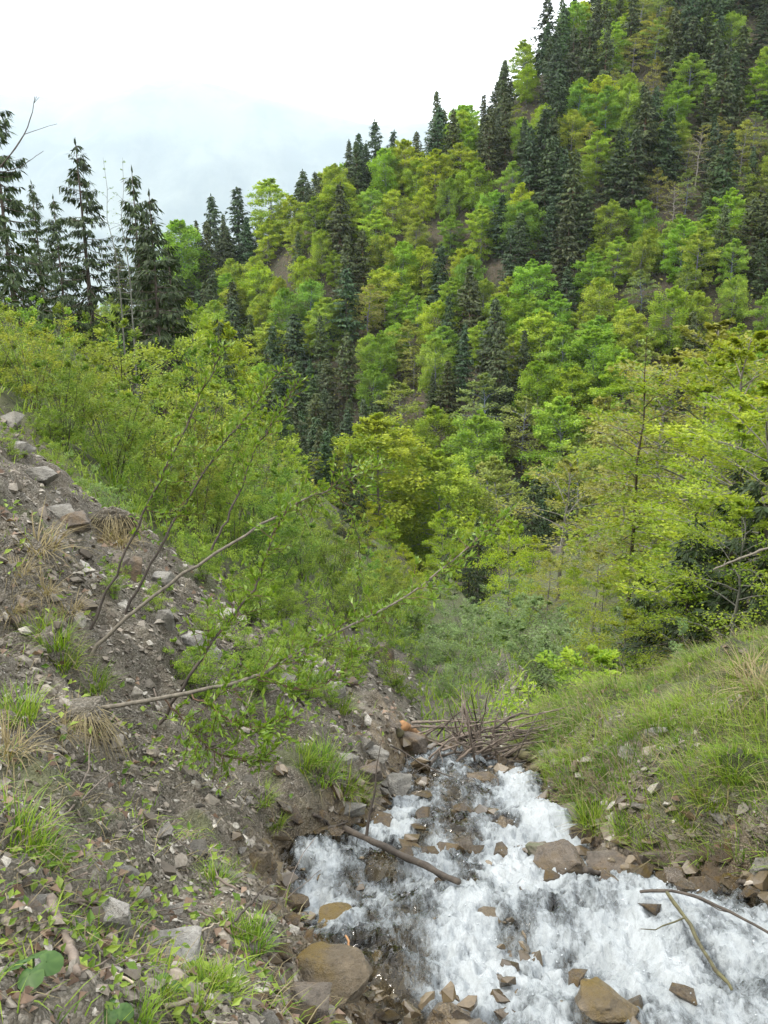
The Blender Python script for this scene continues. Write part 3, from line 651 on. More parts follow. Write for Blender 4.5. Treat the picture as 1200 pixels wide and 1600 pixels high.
tag(place(SA[1], 60, 690, 12.2, (1, 1.05, .8), 1.1, hmin=.9), 'pale leafy hazel bush at the top left of the scree', 'bush')
sal = [(690, 925, 24), (735, 905, 27), (780, 915, 25), (820, 900, 30), (850, 940, 24), (720, 960, 20), (770, 985, 19), (665, 960, 21), (700, 1010, 17.5), (880, 930, 21)]
for i, (px, py, Y) in enumerate(sorted(sal)):
    tag(place(SA[rg.integers(2)], px, py, Y, tuple(np.array((1, 1, .95)) * rg.uniform(.8, 1.05)), rg.uniform(.9, 1.2), hmin=1.), 'grey-green sallow bush in the gully beyond the driftwood, %s from the left' % ordw(i + 1), 'bush', 'sallow bushes in the gully')
for px, py, Y, lab in [(1000, 1062, 11.5, 'small pale sallow sprig on the edge of the right bank'), (945, 1085, 11.0, 'pale low sallow sprig beside the driftwood on the right'), (1110, 965, 13, 'small leafy sapling above the right grassy crest'), (880, 1120, 10.5, 'low grey-green sprig at the right end of the driftwood')]:
    tag(place(SA[rg.integers(2)], px, py, Y, (.95, 1, .95), .8, hmin=.45), lab, 'bush')
print('trees', time.time() - T0)

# ------------------------------------------------------------------ stones
def hull(rng, sx=1, sy=1, sz=.55, n=16, cube=.6):
    bm = bmesh.new()
    for _ in range(n):
        v = rng.normal(0, 1, 3); v /= np.linalg.norm(v); v = v / (np.abs(v).max() ** cube) * rng.uniform(.8, 1.0); bm.verts.new((v[0] * sx * .5, v[1] * sy * .5, v[2] * sz * .5))
    r = bmesh.ops.convex_hull(bm, input=bm.verts); bmesh.ops.delete(bm, geom=[e for e in r['geom_interior'] if isinstance(e, bmesh.types.BMVert)], context='VERTS')
    bmesh.ops.triangulate(bm, faces=bm.faces); return bm
def bm_arrays(bm):
    bm.verts.index_update(); V = np.array([v.co[:] for v in bm.verts]); F = np.array([[v.index for v in f.verts] for f in bm.faces]); return V, F
STONES = []
for i in range(14):
    bm = hull(g(300 + i), 1, g(400 + i).uniform(.6, .95), g(500 + i).uniform(.25, .6), 13, .55); STONES.append(bm_arrays(bm)); bm.free()
def boulder(rng, sx, sy, sz, mat):
    bm = hull(rng, 1, 1, 1, 15, .85)
    bmesh.ops.dissolve_limit(bm, angle_limit=R(12), verts=bm.verts, edges=bm.edges)
    bmesh.ops.bevel(bm, geom=list(bm.edges), offset=.018, segments=1, affect='EDGES', profile=.6)
    bmesh.ops.triangulate(bm, faces=bm.faces); bmesh.ops.subdivide_edges(bm, edges=bm.edges, cuts=2, use_grid_fill=True); bmesh.ops.triangulate(bm, faces=bm.faces)
    bmesh.ops.subdivide_edges(bm, edges=[e for e in bm.edges if e.calc_length() > .09], cuts=1); bmesh.ops.triangulate(bm, faces=bm.faces)
    V, F = bm_arrays(bm); bm.free()
    o_ = rng.uniform(0, 50); lay = (vn(V[:, 2] * 14 + o_, V[:, 0] * 1.6 + V[:, 1] * 1.1, seed=3) - .5) * .08
    nn = (fbm(V[:, 0] * 4 + o_, V[:, 1] * 4, V[:, 2] * 4, o=5, seed=2, g=.65) - .5) * .22
    V = V * (1 + nn + lay)[:, None] * np.array([sx, sy, sz])
    return mk('boulder', V, F, mat, False)
Q = [  # px, py, w, h px, material, sink, yaw, label
    (500, 1525, 155, 72, 'rock_ochre', .25, .3, 'largest ochre stained flat boulder at the lower left edge of the stream'),
    (540, 1452, 95, 40, 'rock_ochre', .3, .1, 'flat ochre slab just above the largest ochre boulder'),
    (478, 1565, 80, 55, 'rock_brown', .3, .4, 'pinkish brown slab below the largest ochre boulder'),
    (458, 1412, 55, 34, 'rock_wet', .3, .6, 'dark wet stone at the left water edge above the ochre boulders'),
    (405, 1352, 46, 40, 'rock_ochre', .3, .2, 'tan stone in the shallow left shelf of the stream'),
    (548, 1268, 50, 36, 'rock', .25, .8, 'squarish grey stone at the left bank below the grass tuft'),
    (575, 1212, 50, 44, 'rock_brown', .2, .5, 'purplish brown block left of the water below the driftwood'),
    (620, 1232, 54, 38, 'rock', .2, .2, 'rounded grey-brown boulder beside the upper white water'),
    (588, 1180, 48, 28, 'rock', .2, 0, 'pale grey flat stone above the purplish brown block'),
    (545, 1190, 34, 26, 'rock', .2, .3, 'small grey stone left of the pale flat stone'),
    (640, 1160, 60, 34, 'rock_brown', .2, .5, 'brown block at the left end of the driftwood pile'),
    (872, 1345, 80, 60, 'rock_wet', .25, .5, 'brown angular boulder at the right bank with water splashing past'),
    (905, 1312, 58, 36, 'rock_wet', .1, .9, 'dark wet wedge resting on the right bank boulders'),
    (968, 1364, 96, 34, 'rock_brown', .3, -.15, 'wide flat grey-brown slab at the foot of the right bank'),
    (918, 1370, 56, 36, 'rock_wet', .25, .5, 'wet block between the brown angular boulder and the wide flat slab'),
    (1000, 1340, 48, 30, 'rock_wet', .25, .9, 'dark broken stone just above the wide flat slab'),
    (1060, 1375, 54, 32, 'rock_wet', .25, .3, 'wet stone in the rubble below right of the wide flat slab'),
    (62, 742, 56, 34, 'rock', .3, .3, 'grey ledge rock at the top left edge of the scree'),
    (118, 815, 50, 36, 'rock_brown', .25, .6, 'brown ledge rock left of the dark hollow'),
    (255, 905, 44, 34, 'rock', .25, .2, 'grey rock just right of the two upright brown slabs'),
    (350, 965, 40, 30, 'rock_pale', .25, .5, 'pale rock on the upper scree under the willow shoots'),
    (880, 1292, 85, 44, 'rock_moss', .25, .4, 'mossy slab under the overhanging grass of the right bank'),
    (845, 1325, 50, 34, 'rock_moss', .25, .1, 'small mossy stone at the waterline of the right bank'),
    (1030, 1345, 60, 34, 'rock_brown', .3, .3, 'tan stone right of the wide flat slab'),
    (1085, 1345, 70, 40, 'rock_brown', .3, .7, 'grey-brown stone in the rubble right of the tan stone'),
    (1045, 1410, 60, 34, 'rock_wet', .3, .1, 'wet stone in the shallows below the right bank rubble'),
    (1130, 1440, 60, 36, 'rock_wet', .3, .5, 'wet brown stone near the right edge of the stream'),
    (1185, 1462, 46, 36, 'rock_wet', .2, .2, 'dark wet stone at the right frame edge'),
    (958, 1520, 66, 56, 'rock_wet', .2, .6, 'dark angular stone rising from the lower right water'),
    (945, 1572, 90, 50, 'rock_ochre', .25, .2, 'ochre stone below the dark angular stone in the lower right water'),
    (1010, 1562, 40, 40, 'rock_wet', .2, .8, 'narrow wet stone beside the forked stick'),
    (850, 1592, 66, 30, 'rock_ochre', .3, .1, 'orange brown stone at the bottom edge of the photo'),
    (790, 1592, 50, 28, 'rock_wet', .3, .5, 'grey wet stone at the bottom edge in the white water'),
    (1160, 1590, 90, 40, 'rock_wet', .35, .4, 'low brown stone in the bottom right corner of the stream'),
    (985, 1450, 26, 36, 'rock_wet', .2, .2, 'small upright brown stone alone in the white water'),
    (715, 1442, 36, 38, 'rock_ochre', .15, .9, 'tan pointed stone at the lower end of the dark wet log'),
    (765, 1432, 56, 20, 'rock_ochre', .3, 0, 'low orange stone right of the dark wet log end'),
    (845, 1438, 50, 28, 'rock_ochre', .3, .3, 'tan stone at the foot of the dark upright stick'),
    (705, 1335, 60, 36, 'rock_wet', .3, .6, 'brown stone topping the stony patch in mid stream'),
    (735, 1325, 50, 30, 'rock_wet', .3, .1, 'wet stone at the right end of the mid stream patch'),
    (700, 1385, 54, 34, 'rock_wet', .35, .4, 'wet stone at the lower end of the mid stream patch'),
    (760, 1380, 40, 26, 'rock_ochre', .3, .2, 'small tan stone below the mid stream patch'),
    (755, 1222, 50, 24, 'rock_wet', .3, .5, 'low wet stone in the upper white water below the driftwood'),
    (900, 1475, 50, 24, 'rock_wet', .4, .3, 'half sunk brown stone in the lower white water'),
    (693, 1490, 44, 24, 'rock_wet', .4, .3, 'half sunk stone in the white water right of the ochre boulder'),
    (182, 1432, 62, 64, 'rock_pale', .3, .3, 'pale angular boulder on the lower left scree'),
    (262, 1470, 96, 78, 'rock_pale', .55, .5, 'broad pale outcrop embedded right of the pale angular boulder'),
    (130, 1452, 40, 46, 'rock', .3, .1, 'grey stone left of the pale angular boulder'),
    (212, 1400, 44, 24, 'rock', .3, .8, 'small grey stone above the pale outcrop'),
    (48, 1512, 30, 26, 'rock_pale', .3, .4, 'pale stone just above the broad green leaves'),
    (60, 1412, 40, 26, 'rock', .3, .4, 'grey stone on the scree at the lower left edge'),
    (302, 1005, 56, 42, 'rock_pale', .25, .3, 'pale block in the middle of the scree under the long grey branch'),
    (262, 968, 34, 42, 'rock', .2, .7, 'upright grey stone above left of the pale block'),
    (330, 1018, 34, 26, 'rock_pale', .25, .1, 'small pale stone touching the pale block on its right'),
    (420, 946, 46, 28, 'rock_pale', .25, .2, 'pale flat stone on the upper scree below the shrubs'),
    (452, 978, 44, 26, 'rock', .25, .5, 'grey flat stone below right of the pale flat upper stone'),
    (384, 1014, 44, 44, 'rock_brown', .25, .1, 'brown block on the upper scree right of the pale block'),
    (442, 1058, 48, 40, 'rock', .25, .4, 'grey angular stone at the end of the bent branch'),
    (482, 1062, 44, 50, 'rock', .3, .9, 'cracked grey outcrop on the scree edge above the gully'),
    (520, 1080, 46, 40, 'rock', .3, .3, 'grey outcrop stone right of the cracked grey outcrop'),
    (218, 892, 34, 56, 'rock_brown', .25, .1, 'upright brown slab right of the dark hollow'),
    (188, 882, 34, 44, 'rock_brown', .25, .5, 'leaning brown slab beside the upright brown slab'),
    (95, 800, 50, 30, 'rock', .3, .1, 'grey ledge stone left of the dark hollow'),
    (20, 655, 50, 36, 'rock', .3, .4, 'grey outcrop stone at the top left of the scree'),
    (30, 700, 46, 26, 'rock', .3, .1, 'second grey outcrop stone at the top left of the scree'),
    (40, 1095, 40, 24, 'rock', .3, .5, 'grey slab at the left edge above the overhanging clod'),
    (600, 1020, 36, 50, 'rock_brown', .3, .2, 'brown cut bank block at the far end of the scree'),
    (1025, 1142, 36, 16, 'rock_pale', .3, .2, 'pale flat stone lying in the grass of the right bank'),
    (1130, 1275, 34, 22, 'rock', .3, .3, 'grey stone in the bare patch of the right bank'),
    (1195, 1355, 40, 28, 'rock', .3, .3, 'grey stone at the right frame edge above the stream')]
for i, (px, py, wp, hp, mt, sink, yaw, lab) in enumerate(Q):
    p = hit(px, py + hp * .30)
    if p is None: continue
    d = p.length; sx = wp * d / FPX; sz = hp * d / FPX * .95; rr = g(600 + i)
    o = boulder(rr, sx, sx * rr.uniform(.65, .9), sz, M[mt]); o.location = (p.x, p.y + .1 * sx, p.z + sz * (.5 - sink)); o.rotation_euler = (rr.uniform(-.25, .1), rr.uniform(-.15, .15), yaw * .6 - .2)
    tag(o, lab, 'rock', 'rocks in the stream' if 'rock_wet' in mt or 'ochre' in mt else 'rocks on the banks')
# single stones: parts of the ground
def scatter_pts(n, rng, amin=-32, amax=29, rmin=1.15, rmax=16):
    a = np.radians(rng.uniform(amin, amax, n)); r = rmin * (rmax / rmin) ** rng.random(n); return r * np.sin(a), r * np.cos(a)
def bare_mask(x, y):
    a = gattr(x, y, None); return a['grass'], a['wet'], channel(x, y)
rs = g(9); SM = {}
def stone_mesh(k, mt):
    if (k, mt) not in SM:
        V, F = STONES[k]; o = mk('stone', V, F, M[mt], False, link=False); SM[(k, mt)] = o.data
    return SM[(k, mt)]
cnt = 0; sxs, sys_ = scatter_pts(9000, rs, rmin=2.2, rmax=14); gra, wt, chn = bare_mask(sxs, sys_); zz = H(sxs, sys_)
for x, y, gg, ww, cc, z in zip(sxs, sys_, gra, wt, chn, zz):
    if cnt >= 262: break
    inw = cc < .0
    if abs(cc - .08) > .42 and rs.random() < .90: continue
    if y < 3.2 and rs.random() < .5: continue
    if gg > .35 and rs.random() < .9: continue
    if inw and (rs.random() < .35): continue
    if y > 9 and x > .2: continue
    s = min(.34, (.07 + .16 * rs.random() ** 2.2) * (y / 5) ** .5); k = int(rs.integers(14)); mt = 'rock_wet' if inw or ww > .5 else ('rock_pale' if rs.random() < .3 else 'rock' if rs.random() < .75 else 'rock_brown')
    if mt == 'rock_wet' and rs.random() < .25: mt = 'rock_ochre'
    o = bpy.data.objects.new('stone', stone_mesh(k, mt)); C.objects.link(o); o.parent = terrain
    o.location = (x, y, z + s * .08 + (.03 if inw else 0)); sl = .5 if x < xl(y) else -.25 if x > xr(y) else 0
    o.rotation_euler = (rs.uniform(-.3, .3) - .2, rs.uniform(-.3, .3) + sl * .8, rs.uniform(0, 6.28)); o.scale = (s, s, s * rs.uniform(.8, 1.2)); v = rs.uniform(.75, 1.15); o.color = (v, v * .98, v * .95, 1); cnt += 1
for i, (px, py, wp) in enumerate([(640, 1345, 46), (600, 1310, 50), (672, 1362, 40), (560, 1300, 40), (520, 1332, 44), (1100, 1402, 50), (1000, 1400, 46), (1066, 1442, 40), (945, 1424, 38), (662, 1275, 34), (722, 1292, 36), (862, 1402, 40), (1150, 1382, 50), (1112, 1376, 44), (1172, 1424, 44), (985, 1590, 50), (1062, 1590, 56), (722, 1592, 44), (602, 1592, 50), (442, 1490, 40), (412, 1425, 44), (400, 1482, 36), (430, 1540, 50), (398, 1565, 44), (462, 1592, 60), (525, 1592, 46), (640, 1375, 44), (500, 1300, 40), (900, 1545, 46), (1010, 1500, 40), (655, 1310, 36), (740, 1352, 36), (690, 1420, 34), (1040, 1385, 40)]):
    p = hit(px, py); s = wp * p.length / FPX; o = bpy.data.objects.new('stone', stone_mesh(i % 14, 'rock_wet' if i % 3 else 'rock_ochre')); C.objects.link(o); o.parent = terrain
    wz = float(wheight(np.array([p.x]), np.array([p.y]))[0]) if channel(np.array([p.x]), np.array([p.y]))[0] < .1 else -99
    o.location = (p.x, p.y, max(p.z + s * .1, wz + s * .09)); o.rotation_euler = (rs.uniform(-.4, .2), rs.uniform(-.3, .3), rs.uniform(0, 6.28)); o.scale = (s, s, s * .85); v = rs.uniform(.7, 1.1); o.color = (v, v * .98, v * .93, 1)
def bake(protos, idx, P, Rz, Rx, Ry, S):
    Vs, Fs, off, rep = [], [], 0, []
    cz, sz_, cx, sx_, cy_, sy_ = np.cos(Rz), np.sin(Rz), np.cos(Rx), np.sin(Rx), np.cos(Ry), np.sin(Ry)
    for k, (V, F) in enumerate(protos):
        m_ = np.nonzero(idx == k)[0]
        if not len(m_): continue
        v = V[None] * S[m_][:, None, None]; x, y, z = v[..., 0], v[..., 1], v[..., 2]
        a = lambda q: q[m_][:, None]
        x, y = x * a(cz) - y * a(sz_), x * a(sz_) + y * a(cz); y, z = y * a(cx) - z * a(sx_), y * a(sx_) + z * a(cx); x, z = x * a(cy_) + z * a(sy_), -x * a(sy_) + z * a(cy_)
        v = np.stack([x, y, z], -1) + P[m_][:, None, :]; Vs.append(v.reshape(-1, 3)); Fs.append((F[None] + off + len(V) * np.arange(len(m_))[:, None, None]).reshape(-1, 3)); off += v.shape[0] * v.shape[1]; rep.append(np.repeat(m_, len(V)))
    return np.concatenate(Vs), np.concatenate(Fs), np.concatenate(rep)
SMALL = []
for i in range(8):
    bm = hull(g(700 + i), 1, g(710 + i).uniform(.5, .9), g(720 + i).uniform(.15, .45), 8, .4); SMALL.append(bm_arrays(bm)); bm.free()
m, nt, out = newmat('gravel_shards'); M['gravel'] = m
ta = N(nt, 'ShaderNodeAttribute', attribute_name='tint'); rp = N(nt, 'ShaderNodeValToRGB'); nt.links.new(ta.outputs['Fac'], rp.inputs[0])
e = rp.color_ramp.elements; e[0].position = 0; e[0].color = (.035, .029, .021, 1); e[1].position = 1; e[1].color = (.43, .41, .36, 1)
for ps, cc in ((.3, (.085, .072, .054, 1)), (.55, (.185, .168, .138, 1)), (.7, (.225, .19, .15, 1)), (.85, (.315, .297, .255, 1))): q = e.new(ps); q.color = cc
ge = N(nt, 'ShaderNodeNewGeometry'); gcol = mixc(nt, mrange(nt, noise(nt, ge.outputs['Position'], 60, 6, .75), .38, .66, 0, .75), rp.outputs[0], (.075, .062, .046))
p = N(nt, 'ShaderNodeBsdfPrincipled', Roughness=.85); nt.links.new(gcol, p.inputs['Base Color']); nt.links.new(p.outputs[0], out.inputs['Surface'])
gx, gy = scatter_pts(92000, rs, rmax=22); gra, wt, chn = bare_mask(gx, gy); dens = fbm(gx * 1.2, gy * 1.2, o=3, seed=77)
ok = (chn > -.05) & (rs.random(len(gx)) > gra * 1.1) & (rs.random(len(gx)) < sst(.30, .62, dens) + .12); gx, gy, wt = gx[ok], gy[ok], wt[ok]; n = len(gx)
S = (.015 + .055 * rs.random(n) ** 2.2) * (gy / 4.5) ** .9; gz = H(gx, gy) + S * .08; slp = np.where(gx < xl(gy), .55, -.3)
V, F, rep = bake(SMALL, rs.integers(0, 8, n), np.stack([gx, gy, gz], 1), rs.uniform(0, 6.28, n), rs.normal(-.25, .3, n), slp + rs.normal(0, .3, n), S)
tt = np.clip(rs.beta(1.9, 1.35, n) * (1 - .5 * wt), 0, 1); mk('gravel', V, F, M['gravel'], False, {'tint': tt[rep]}, kind='stuff'); print('gravel', n, len(F), time.time() - T0)
def rubble(name, n, mask, smin, smax, mat, seed, lift=0.):
    r = g(seed); x, y = scatter_pts(n, r, rmax=17); gra_, wt_, ch_ = bare_mask(x, y); ok = mask(x, y, gra_, wt_, ch_, r); x, y, c2 = x[ok], y[ok], ch_[ok]; n = len(x)
    S = (smin + (smax - smin) * r.random(n) ** 2.4) * (y / 5) ** .6; sl = np.where(x < xl(y), .55, np.where(x > xr(y), -.3, 0)); z = H(x, y) + S * .12 + lift * (c2 < 0)
    V, F, rep = bake(STONES, r.integers(0, 14, n), np.stack([x, y, z], 1), r.uniform(0, 6.28, n), r.normal(-.2, .3, n), sl + r.normal(0, .3, n), S)
    return mk(name, V, F, mat, False, {'tint': np.clip(r.beta(2.2, 1.6, n), 0, 1)[rep]}, kind='stuff')
m, nt, out = newmat('wet_rubble_stones'); M['wetgravel'] = m
ta = N(nt, 'ShaderNodeAttribute', attribute_name='tint'); rp = N(nt, 'ShaderNodeValToRGB'); nt.links.new(ta.outputs['Fac'], rp.inputs[0]); e = rp.color_ramp.elements
e[0].color = (.02, .016, .011, 1); e[1].color = (.17, .14, .10, 1); q = e.new(.5); q.color = (.10, .075, .045, 1); q = e.new(.75); q.color = (.115, .085, .045, 1)
ge = N(nt, 'ShaderNodeNewGeometry'); col = mixc(nt, mrange(nt, noise(nt, ge.outputs['Position'], 45, 5, .7), .4, .7, 0, .6), rp.outputs[0], (.045, .035, .022))
p = N(nt, 'ShaderNodeBsdfPrincipled', Roughness=.27); nt.links.new(col, p.inputs['Base Color']); nt.links.new(p.outputs[0], out.inputs['Surface'])
rubble('scree_rubble', 6200, lambda x, y, gr_, w_, c_, r: (c_ > .1) & (r.random(len(x)) > gr_) & (r.random(len(x)) < sst(.38, .62, fbm(x * .9, y * .9, o=3, seed=93)) + .1), .05, .15, M['gravel'], 21)
rubble('wet_rubble', 6800, lambda x, y, gr_, w_, c_, r: (c_ < .42) & (c_ > -1.2) & (y < 10) & (r.random(len(x)) < sst(.28, .05, np.abs(c_ - .02)) + .22), .05, .19, M['wetgravel'], 22, .075)
# dead leaves
n = 6800; lx, ly = scatter_pts(n, rs, rmax=13); gra, wt, chn = bare_mask(lx, ly); ok = (chn > .15) & (rs.random(n) < sst(.4, .65, fbm(lx * 1.1, ly * 1.1, seed=78)) + .08); lx, ly = lx[ok], ly[ok]; n = len(lx)
slp = np.where(lx < xl(ly), .6, -.35); nrm = np.stack([slp, np.full(n, .3), np.ones(n)], 1) + rs.normal(0, .45, (n, 3)); az = rs.uniform(0, 6.28, n)
L_ = rs.uniform(.03, .07, n) * (ly / 5) ** .4
leaf_obj('dead_leaves', np.stack([lx, ly, H(lx, ly) + .012], 1), np.stack([np.cos(az), np.sin(az), np.zeros(n)], 1), nrm, L_, L_ * .65, M['litter'], rs, None, .5)['kind'] = 'stuff'

# ------------------------------------------------------------------ grass
def blades(P, az, ln, lean, curve, wd, seg=3):
    n = len(P); hd = np.stack([np.cos(az), np.sin(az), np.zeros(n)], 1); sd_ = np.stack([-np.sin(az), np.cos(az), np.zeros(n)], 1); rows_ = []
    for j in range(seg + 1):
        t = j / seg; an = lean + curve * t; ctr = P + hd * (ln * t * np.sin(lean + curve * t * .6))[:, None] + np.array([0, 0, 1.]) * (ln * t * np.cos(lean + curve * t * .7))[:, None]
        wj = wd * (1 - t) ** .7 if j else wd; rows_ += [ctr - sd_ * (wj * .5)[:, None], ctr + sd_ * (wj * .5)[:, None]]
    V = np.stack(rows_, 1); k = 2 * (seg + 1); base = np.arange(n)[:, None] * k
    F = np.concatenate([np.stack([base[:, 0] + 2 * j, base[:, 0] + 2 * j + 1, base[:, 0] + 2 * j + 3, base[:, 0] + 2 * j + 2], 1) for j in range(seg)])
    return V.reshape(-1, 3), F, k
def grass_obj(name, P, az, ln, lean, curve, wd, mat, rng, seg=3, parent=None, tint=None):
    V, F, k = blades(P, az, ln, lean, curve, wd, seg); t = rng.random(len(P)) if tint is None else tint
    return mk(name, V, F, mat, False, {'tint': np.repeat(t, k)}, parent=parent)
def slope_dir(x, y): return np.where(x < xl(y), 0.0, np.pi)     # downhill azimuth (towards the stream)
# right bank sward
n = 115000; a = rs.uniform(0, 1, n); gx = 1.1 + 7.5 * rs.random(n) ** 1.15; gy = 3.6 + 9.5 * rs.random(n)
dr = gx - xr(gy); bl = bankline(gx, gy); gdn = fbm(gx * 1.4, gy * 1.4, o=4, seed=81)
ok = (dr > .05) & (bl < .8) & (rs.random(n) < sst(.28, .48, gdn + .12 * sst(.6, .1, dr) * sst(6, 7, gy) + .10 * sst(-1.2, 0, bl) - .10 * sst(6.2, 4.5, gy))); gx, gy, dr = gx[ok], gy[ok], dr[ok]; n = len(gx)
tuft = vn(gx * 5, gy * 5, seed=82); ln = (.09 + .28 * tuft ** 2 * rs.uniform(.5, 1.2, n) + .10 * sst(.35, .05, dr)) ; az = slope_dir(gx, gy) + rs.normal(0, 1.0, n)
P = np.stack([gx, gy, H(gx, gy) - .01], 1); tn = np.clip(rs.normal(.45, .25, n) + (fbm(gx * 1.1, gy * 1.1, seed=83) - .5) * 1.4, 0, 1)
gk = rs.random(n) < .84
grass_obj('bank_grass', P[gk], az[gk], ln[gk], rs.uniform(.1, .6, gk.sum()), rs.uniform(.3, 1.2, gk.sum()), rs.uniform(.005, .010, gk.sum()), M['grass'], rs, 2, tint=tn[gk])['kind'] = 'stuff'
gk = ~gk
grass_obj('dry_grass', P[gk], az[gk], ln[gk] * 1.5 + .04, rs.uniform(.1, .8, gk.sum()), rs.uniform(.4, 1.4, gk.sum()), rs.uniform(.004, .007, gk.sum()), M['straw'], rs, 2)['kind'] = 'stuff'
# undergrowth above the scree and on the gully sides
n = 20000; a = np.radians(rs.uniform(-27, 24, n)); r_ = 9.5 * (34 / 9.5) ** rs.random(n); gx, gy = r_ * np.sin(a), r_ * np.cos(a)
vg = veg(gx, gy); ok = (((gx < xl(gy) - .2) & (vg > .0)) | ((gx > xl(gy)) & (gy > 12.5) & (bankline(gx, gy) > .5) & (fbm(gx * .7, gy * .7, seed=85) > .42))); gx, gy = gx[ok], gy[ok]; n = len(gx)
P = np.stack([gx, gy, H(gx, gy)], 1); sc_ = (gy / 12) ** .8
grass_obj('undergrowth', P, rs.uniform(0, 6.28, n), rs.uniform(.12, .38, n) * sc_, rs.uniform(.1, .7, n), rs.uniform(.2, 1.2, n), rs.uniform(.012, .03, n) * sc_, M['grass'], rs, 2)['kind'] = 'stuff'
# thin scattered blades on the scree
n = 22000; gx, gy = scatter_pts(n, rs, rmax=15); chn = channel(gx, gy); pn = fbm(gx * 1.6, gy * 1.6, o=3, seed=88)
ok = (chn > .15) & (gx < xl(gy)) & (rs.random(n) < sst(.46, .62, pn) * .9); gx, gy = gx[ok], gy[ok]; n = len(gx); dry = rs.random(n) < .3
P = np.stack([gx, gy, H(gx, gy)], 1); ln = rs.uniform(.04, .13, n); az = rs.normal(0, 1.2, n)
grass_obj('sparse_grass', P[~dry], az[~dry], ln[~dry], rs.uniform(.1, .9, (~dry).sum()), rs.uniform(.3, 1.3, (~dry).sum()), rs.uniform(.004, .008, (~dry).sum()), M['grass'], rs, 2)['kind'] = 'stuff'
grass_obj('withered_grass', P[dry], az[dry], ln[dry] * 1.5, rs.uniform(.3, 1.1, dry.sum()), rs.uniform(.5, 1.5, dry.sum()), rs.uniform(.003, .006, dry.sum()), M['straw'], rs, 2)['kind'] = 'stuff'
# low herbs in patches on the left scree
n = 10500; hx, hy = scatter_pts(n, rs, rmax=16); chn = channel(hx, hy); pn = fbm(hx * 1.3, hy * 1.3, o=4, seed=97) + .10 * sst(5.5, 9, hy)
ok = (chn > .2) & (rs.random(n) < sst(.50, .66, pn)) & (hx < xl(hy) + 20); hx, hy = hx[ok], hy[ok]; n = len(hx); az = rs.uniform(0, 6.28, n); L_ = rs.uniform(.03, .07, n) * (hy / 6) ** .4
leaf_obj('low_herbs', np.stack([hx, hy, H(hx, hy) + rs.uniform(.0, .10, n) * (hy / 6) ** .5], 1), np.stack([np.cos(az), np.sin(az), rs.uniform(-.1, .7, n)], 1), np.stack([np.where(hx < xl(hy), .4, -.2), np.full(n, -.2), np.ones(n)], 1) + rs.normal(0, .4, (n, 3)), L_, L_ * .55, M['green'], rs, None, .3)['kind'] = 'stuff'
# single tufts
def tuft_proto(seed, n, ln, rad, mat, lean=(.05, .7), dead=.15):
    r = g(seed); root = empty('grass_tuft'); a = r.uniform(0, 6.28, n); q = rad * np.sqrt(r.random(n)); P = np.stack([q * np.cos(a), q * np.sin(a), np.full(n, -.02)], 1)
    nd = int(n * dead)
    grass_obj('blades', P[nd:], a[nd:] + r.normal(0, .6, n - nd), ln * r.uniform(.5, 1.15, n - nd), r.uniform(*lean, n - nd), r.uniform(.2, 1.2, n - nd), r.uniform(.005, .009, n - nd), M[mat], r, 3, root)
    grass_obj('dry_blades', P[:nd], a[:nd] + r.normal(0, .6, nd), ln * r.uniform(.7, 1.3, nd), r.uniform(.3, 1.2, nd), r.uniform(.6, 1.6, nd), r.uniform(.004, .006, nd), M['straw'], r, 3, root)
    return park(root)
TP = [tuft_proto(900 + i, 150, .22, .10, 'grass') for i in range(3)]; TD = [tuft_proto(910 + i, 90, .25, .08, 'straw', (.4, 1.3), .5) for i in range(2)]
tufts = [(500, 1215, 1.3), (530, 1235, 1.3), (470, 1195, 1.1), (555, 1250, 1.1), (500, 1185, 1.), (390, 1480, .75), (360, 1460, .6), (345, 1560, .6), (300, 1590, .5), (20, 1320, 1.), (55, 1345, .8), (335, 1385, .7), (320, 1540, .5), (210, 1600, .5), (250, 1560, .4),
         (175, 760, 2.0), (155, 720, 2.0), (110, 690, 2.0), (210, 800, 1.6), (95, 1040, 1.1), (85, 1005, 1.1), (60, 985, 1.), (30, 1120, 1.), (145, 1075, 1.), (410, 1250, .8), (430, 1290, .6), (380, 1110, .9), (330, 1130, .8), (530, 1110, 1.1), (690, 1090, 1.2), (870, 1290, 1.), (985, 1300, 1.1), (930, 1290, 1.2), (1110, 1250, 1.2), (1080, 1290, .9), (1140, 1210, 1.2)]
NAMES = {0: 'lush green grass tuft'}
tl = sorted(enumerate(tufts), key=lambda t: (t[1][1] // 200, t[1][0])); lev = ['high on the scree', 'at mid height on the slope', 'low beside the stream', 'near the bottom of the photo']; byl = {}
for i, (px, py, sc_) in tl:
    p = hit(px, py)
    if p is None: continue
    o = link_tree(TP[i % 3], (p.x, p.y, p.z), sc_ * .95, rs.uniform(0, 6.28), (rs.uniform(.85, 1.1), 1, .9)); q = min(3, max(0, int((py - 680) // 230))); side = 'right bank' if px > 800 else 'left bank'; byl.setdefault((q, side), []).append((px, o))
for (q, side), lst in byl.items():
    lst.sort(key=lambda t: t[0])
    for i, (px, o) in enumerate(lst): tag(o, 'green grass tuft %s, %s from left on the %s' % (lev[q], ordw(i + 1), side), 'grass tuft', 'grass tufts on the banks')
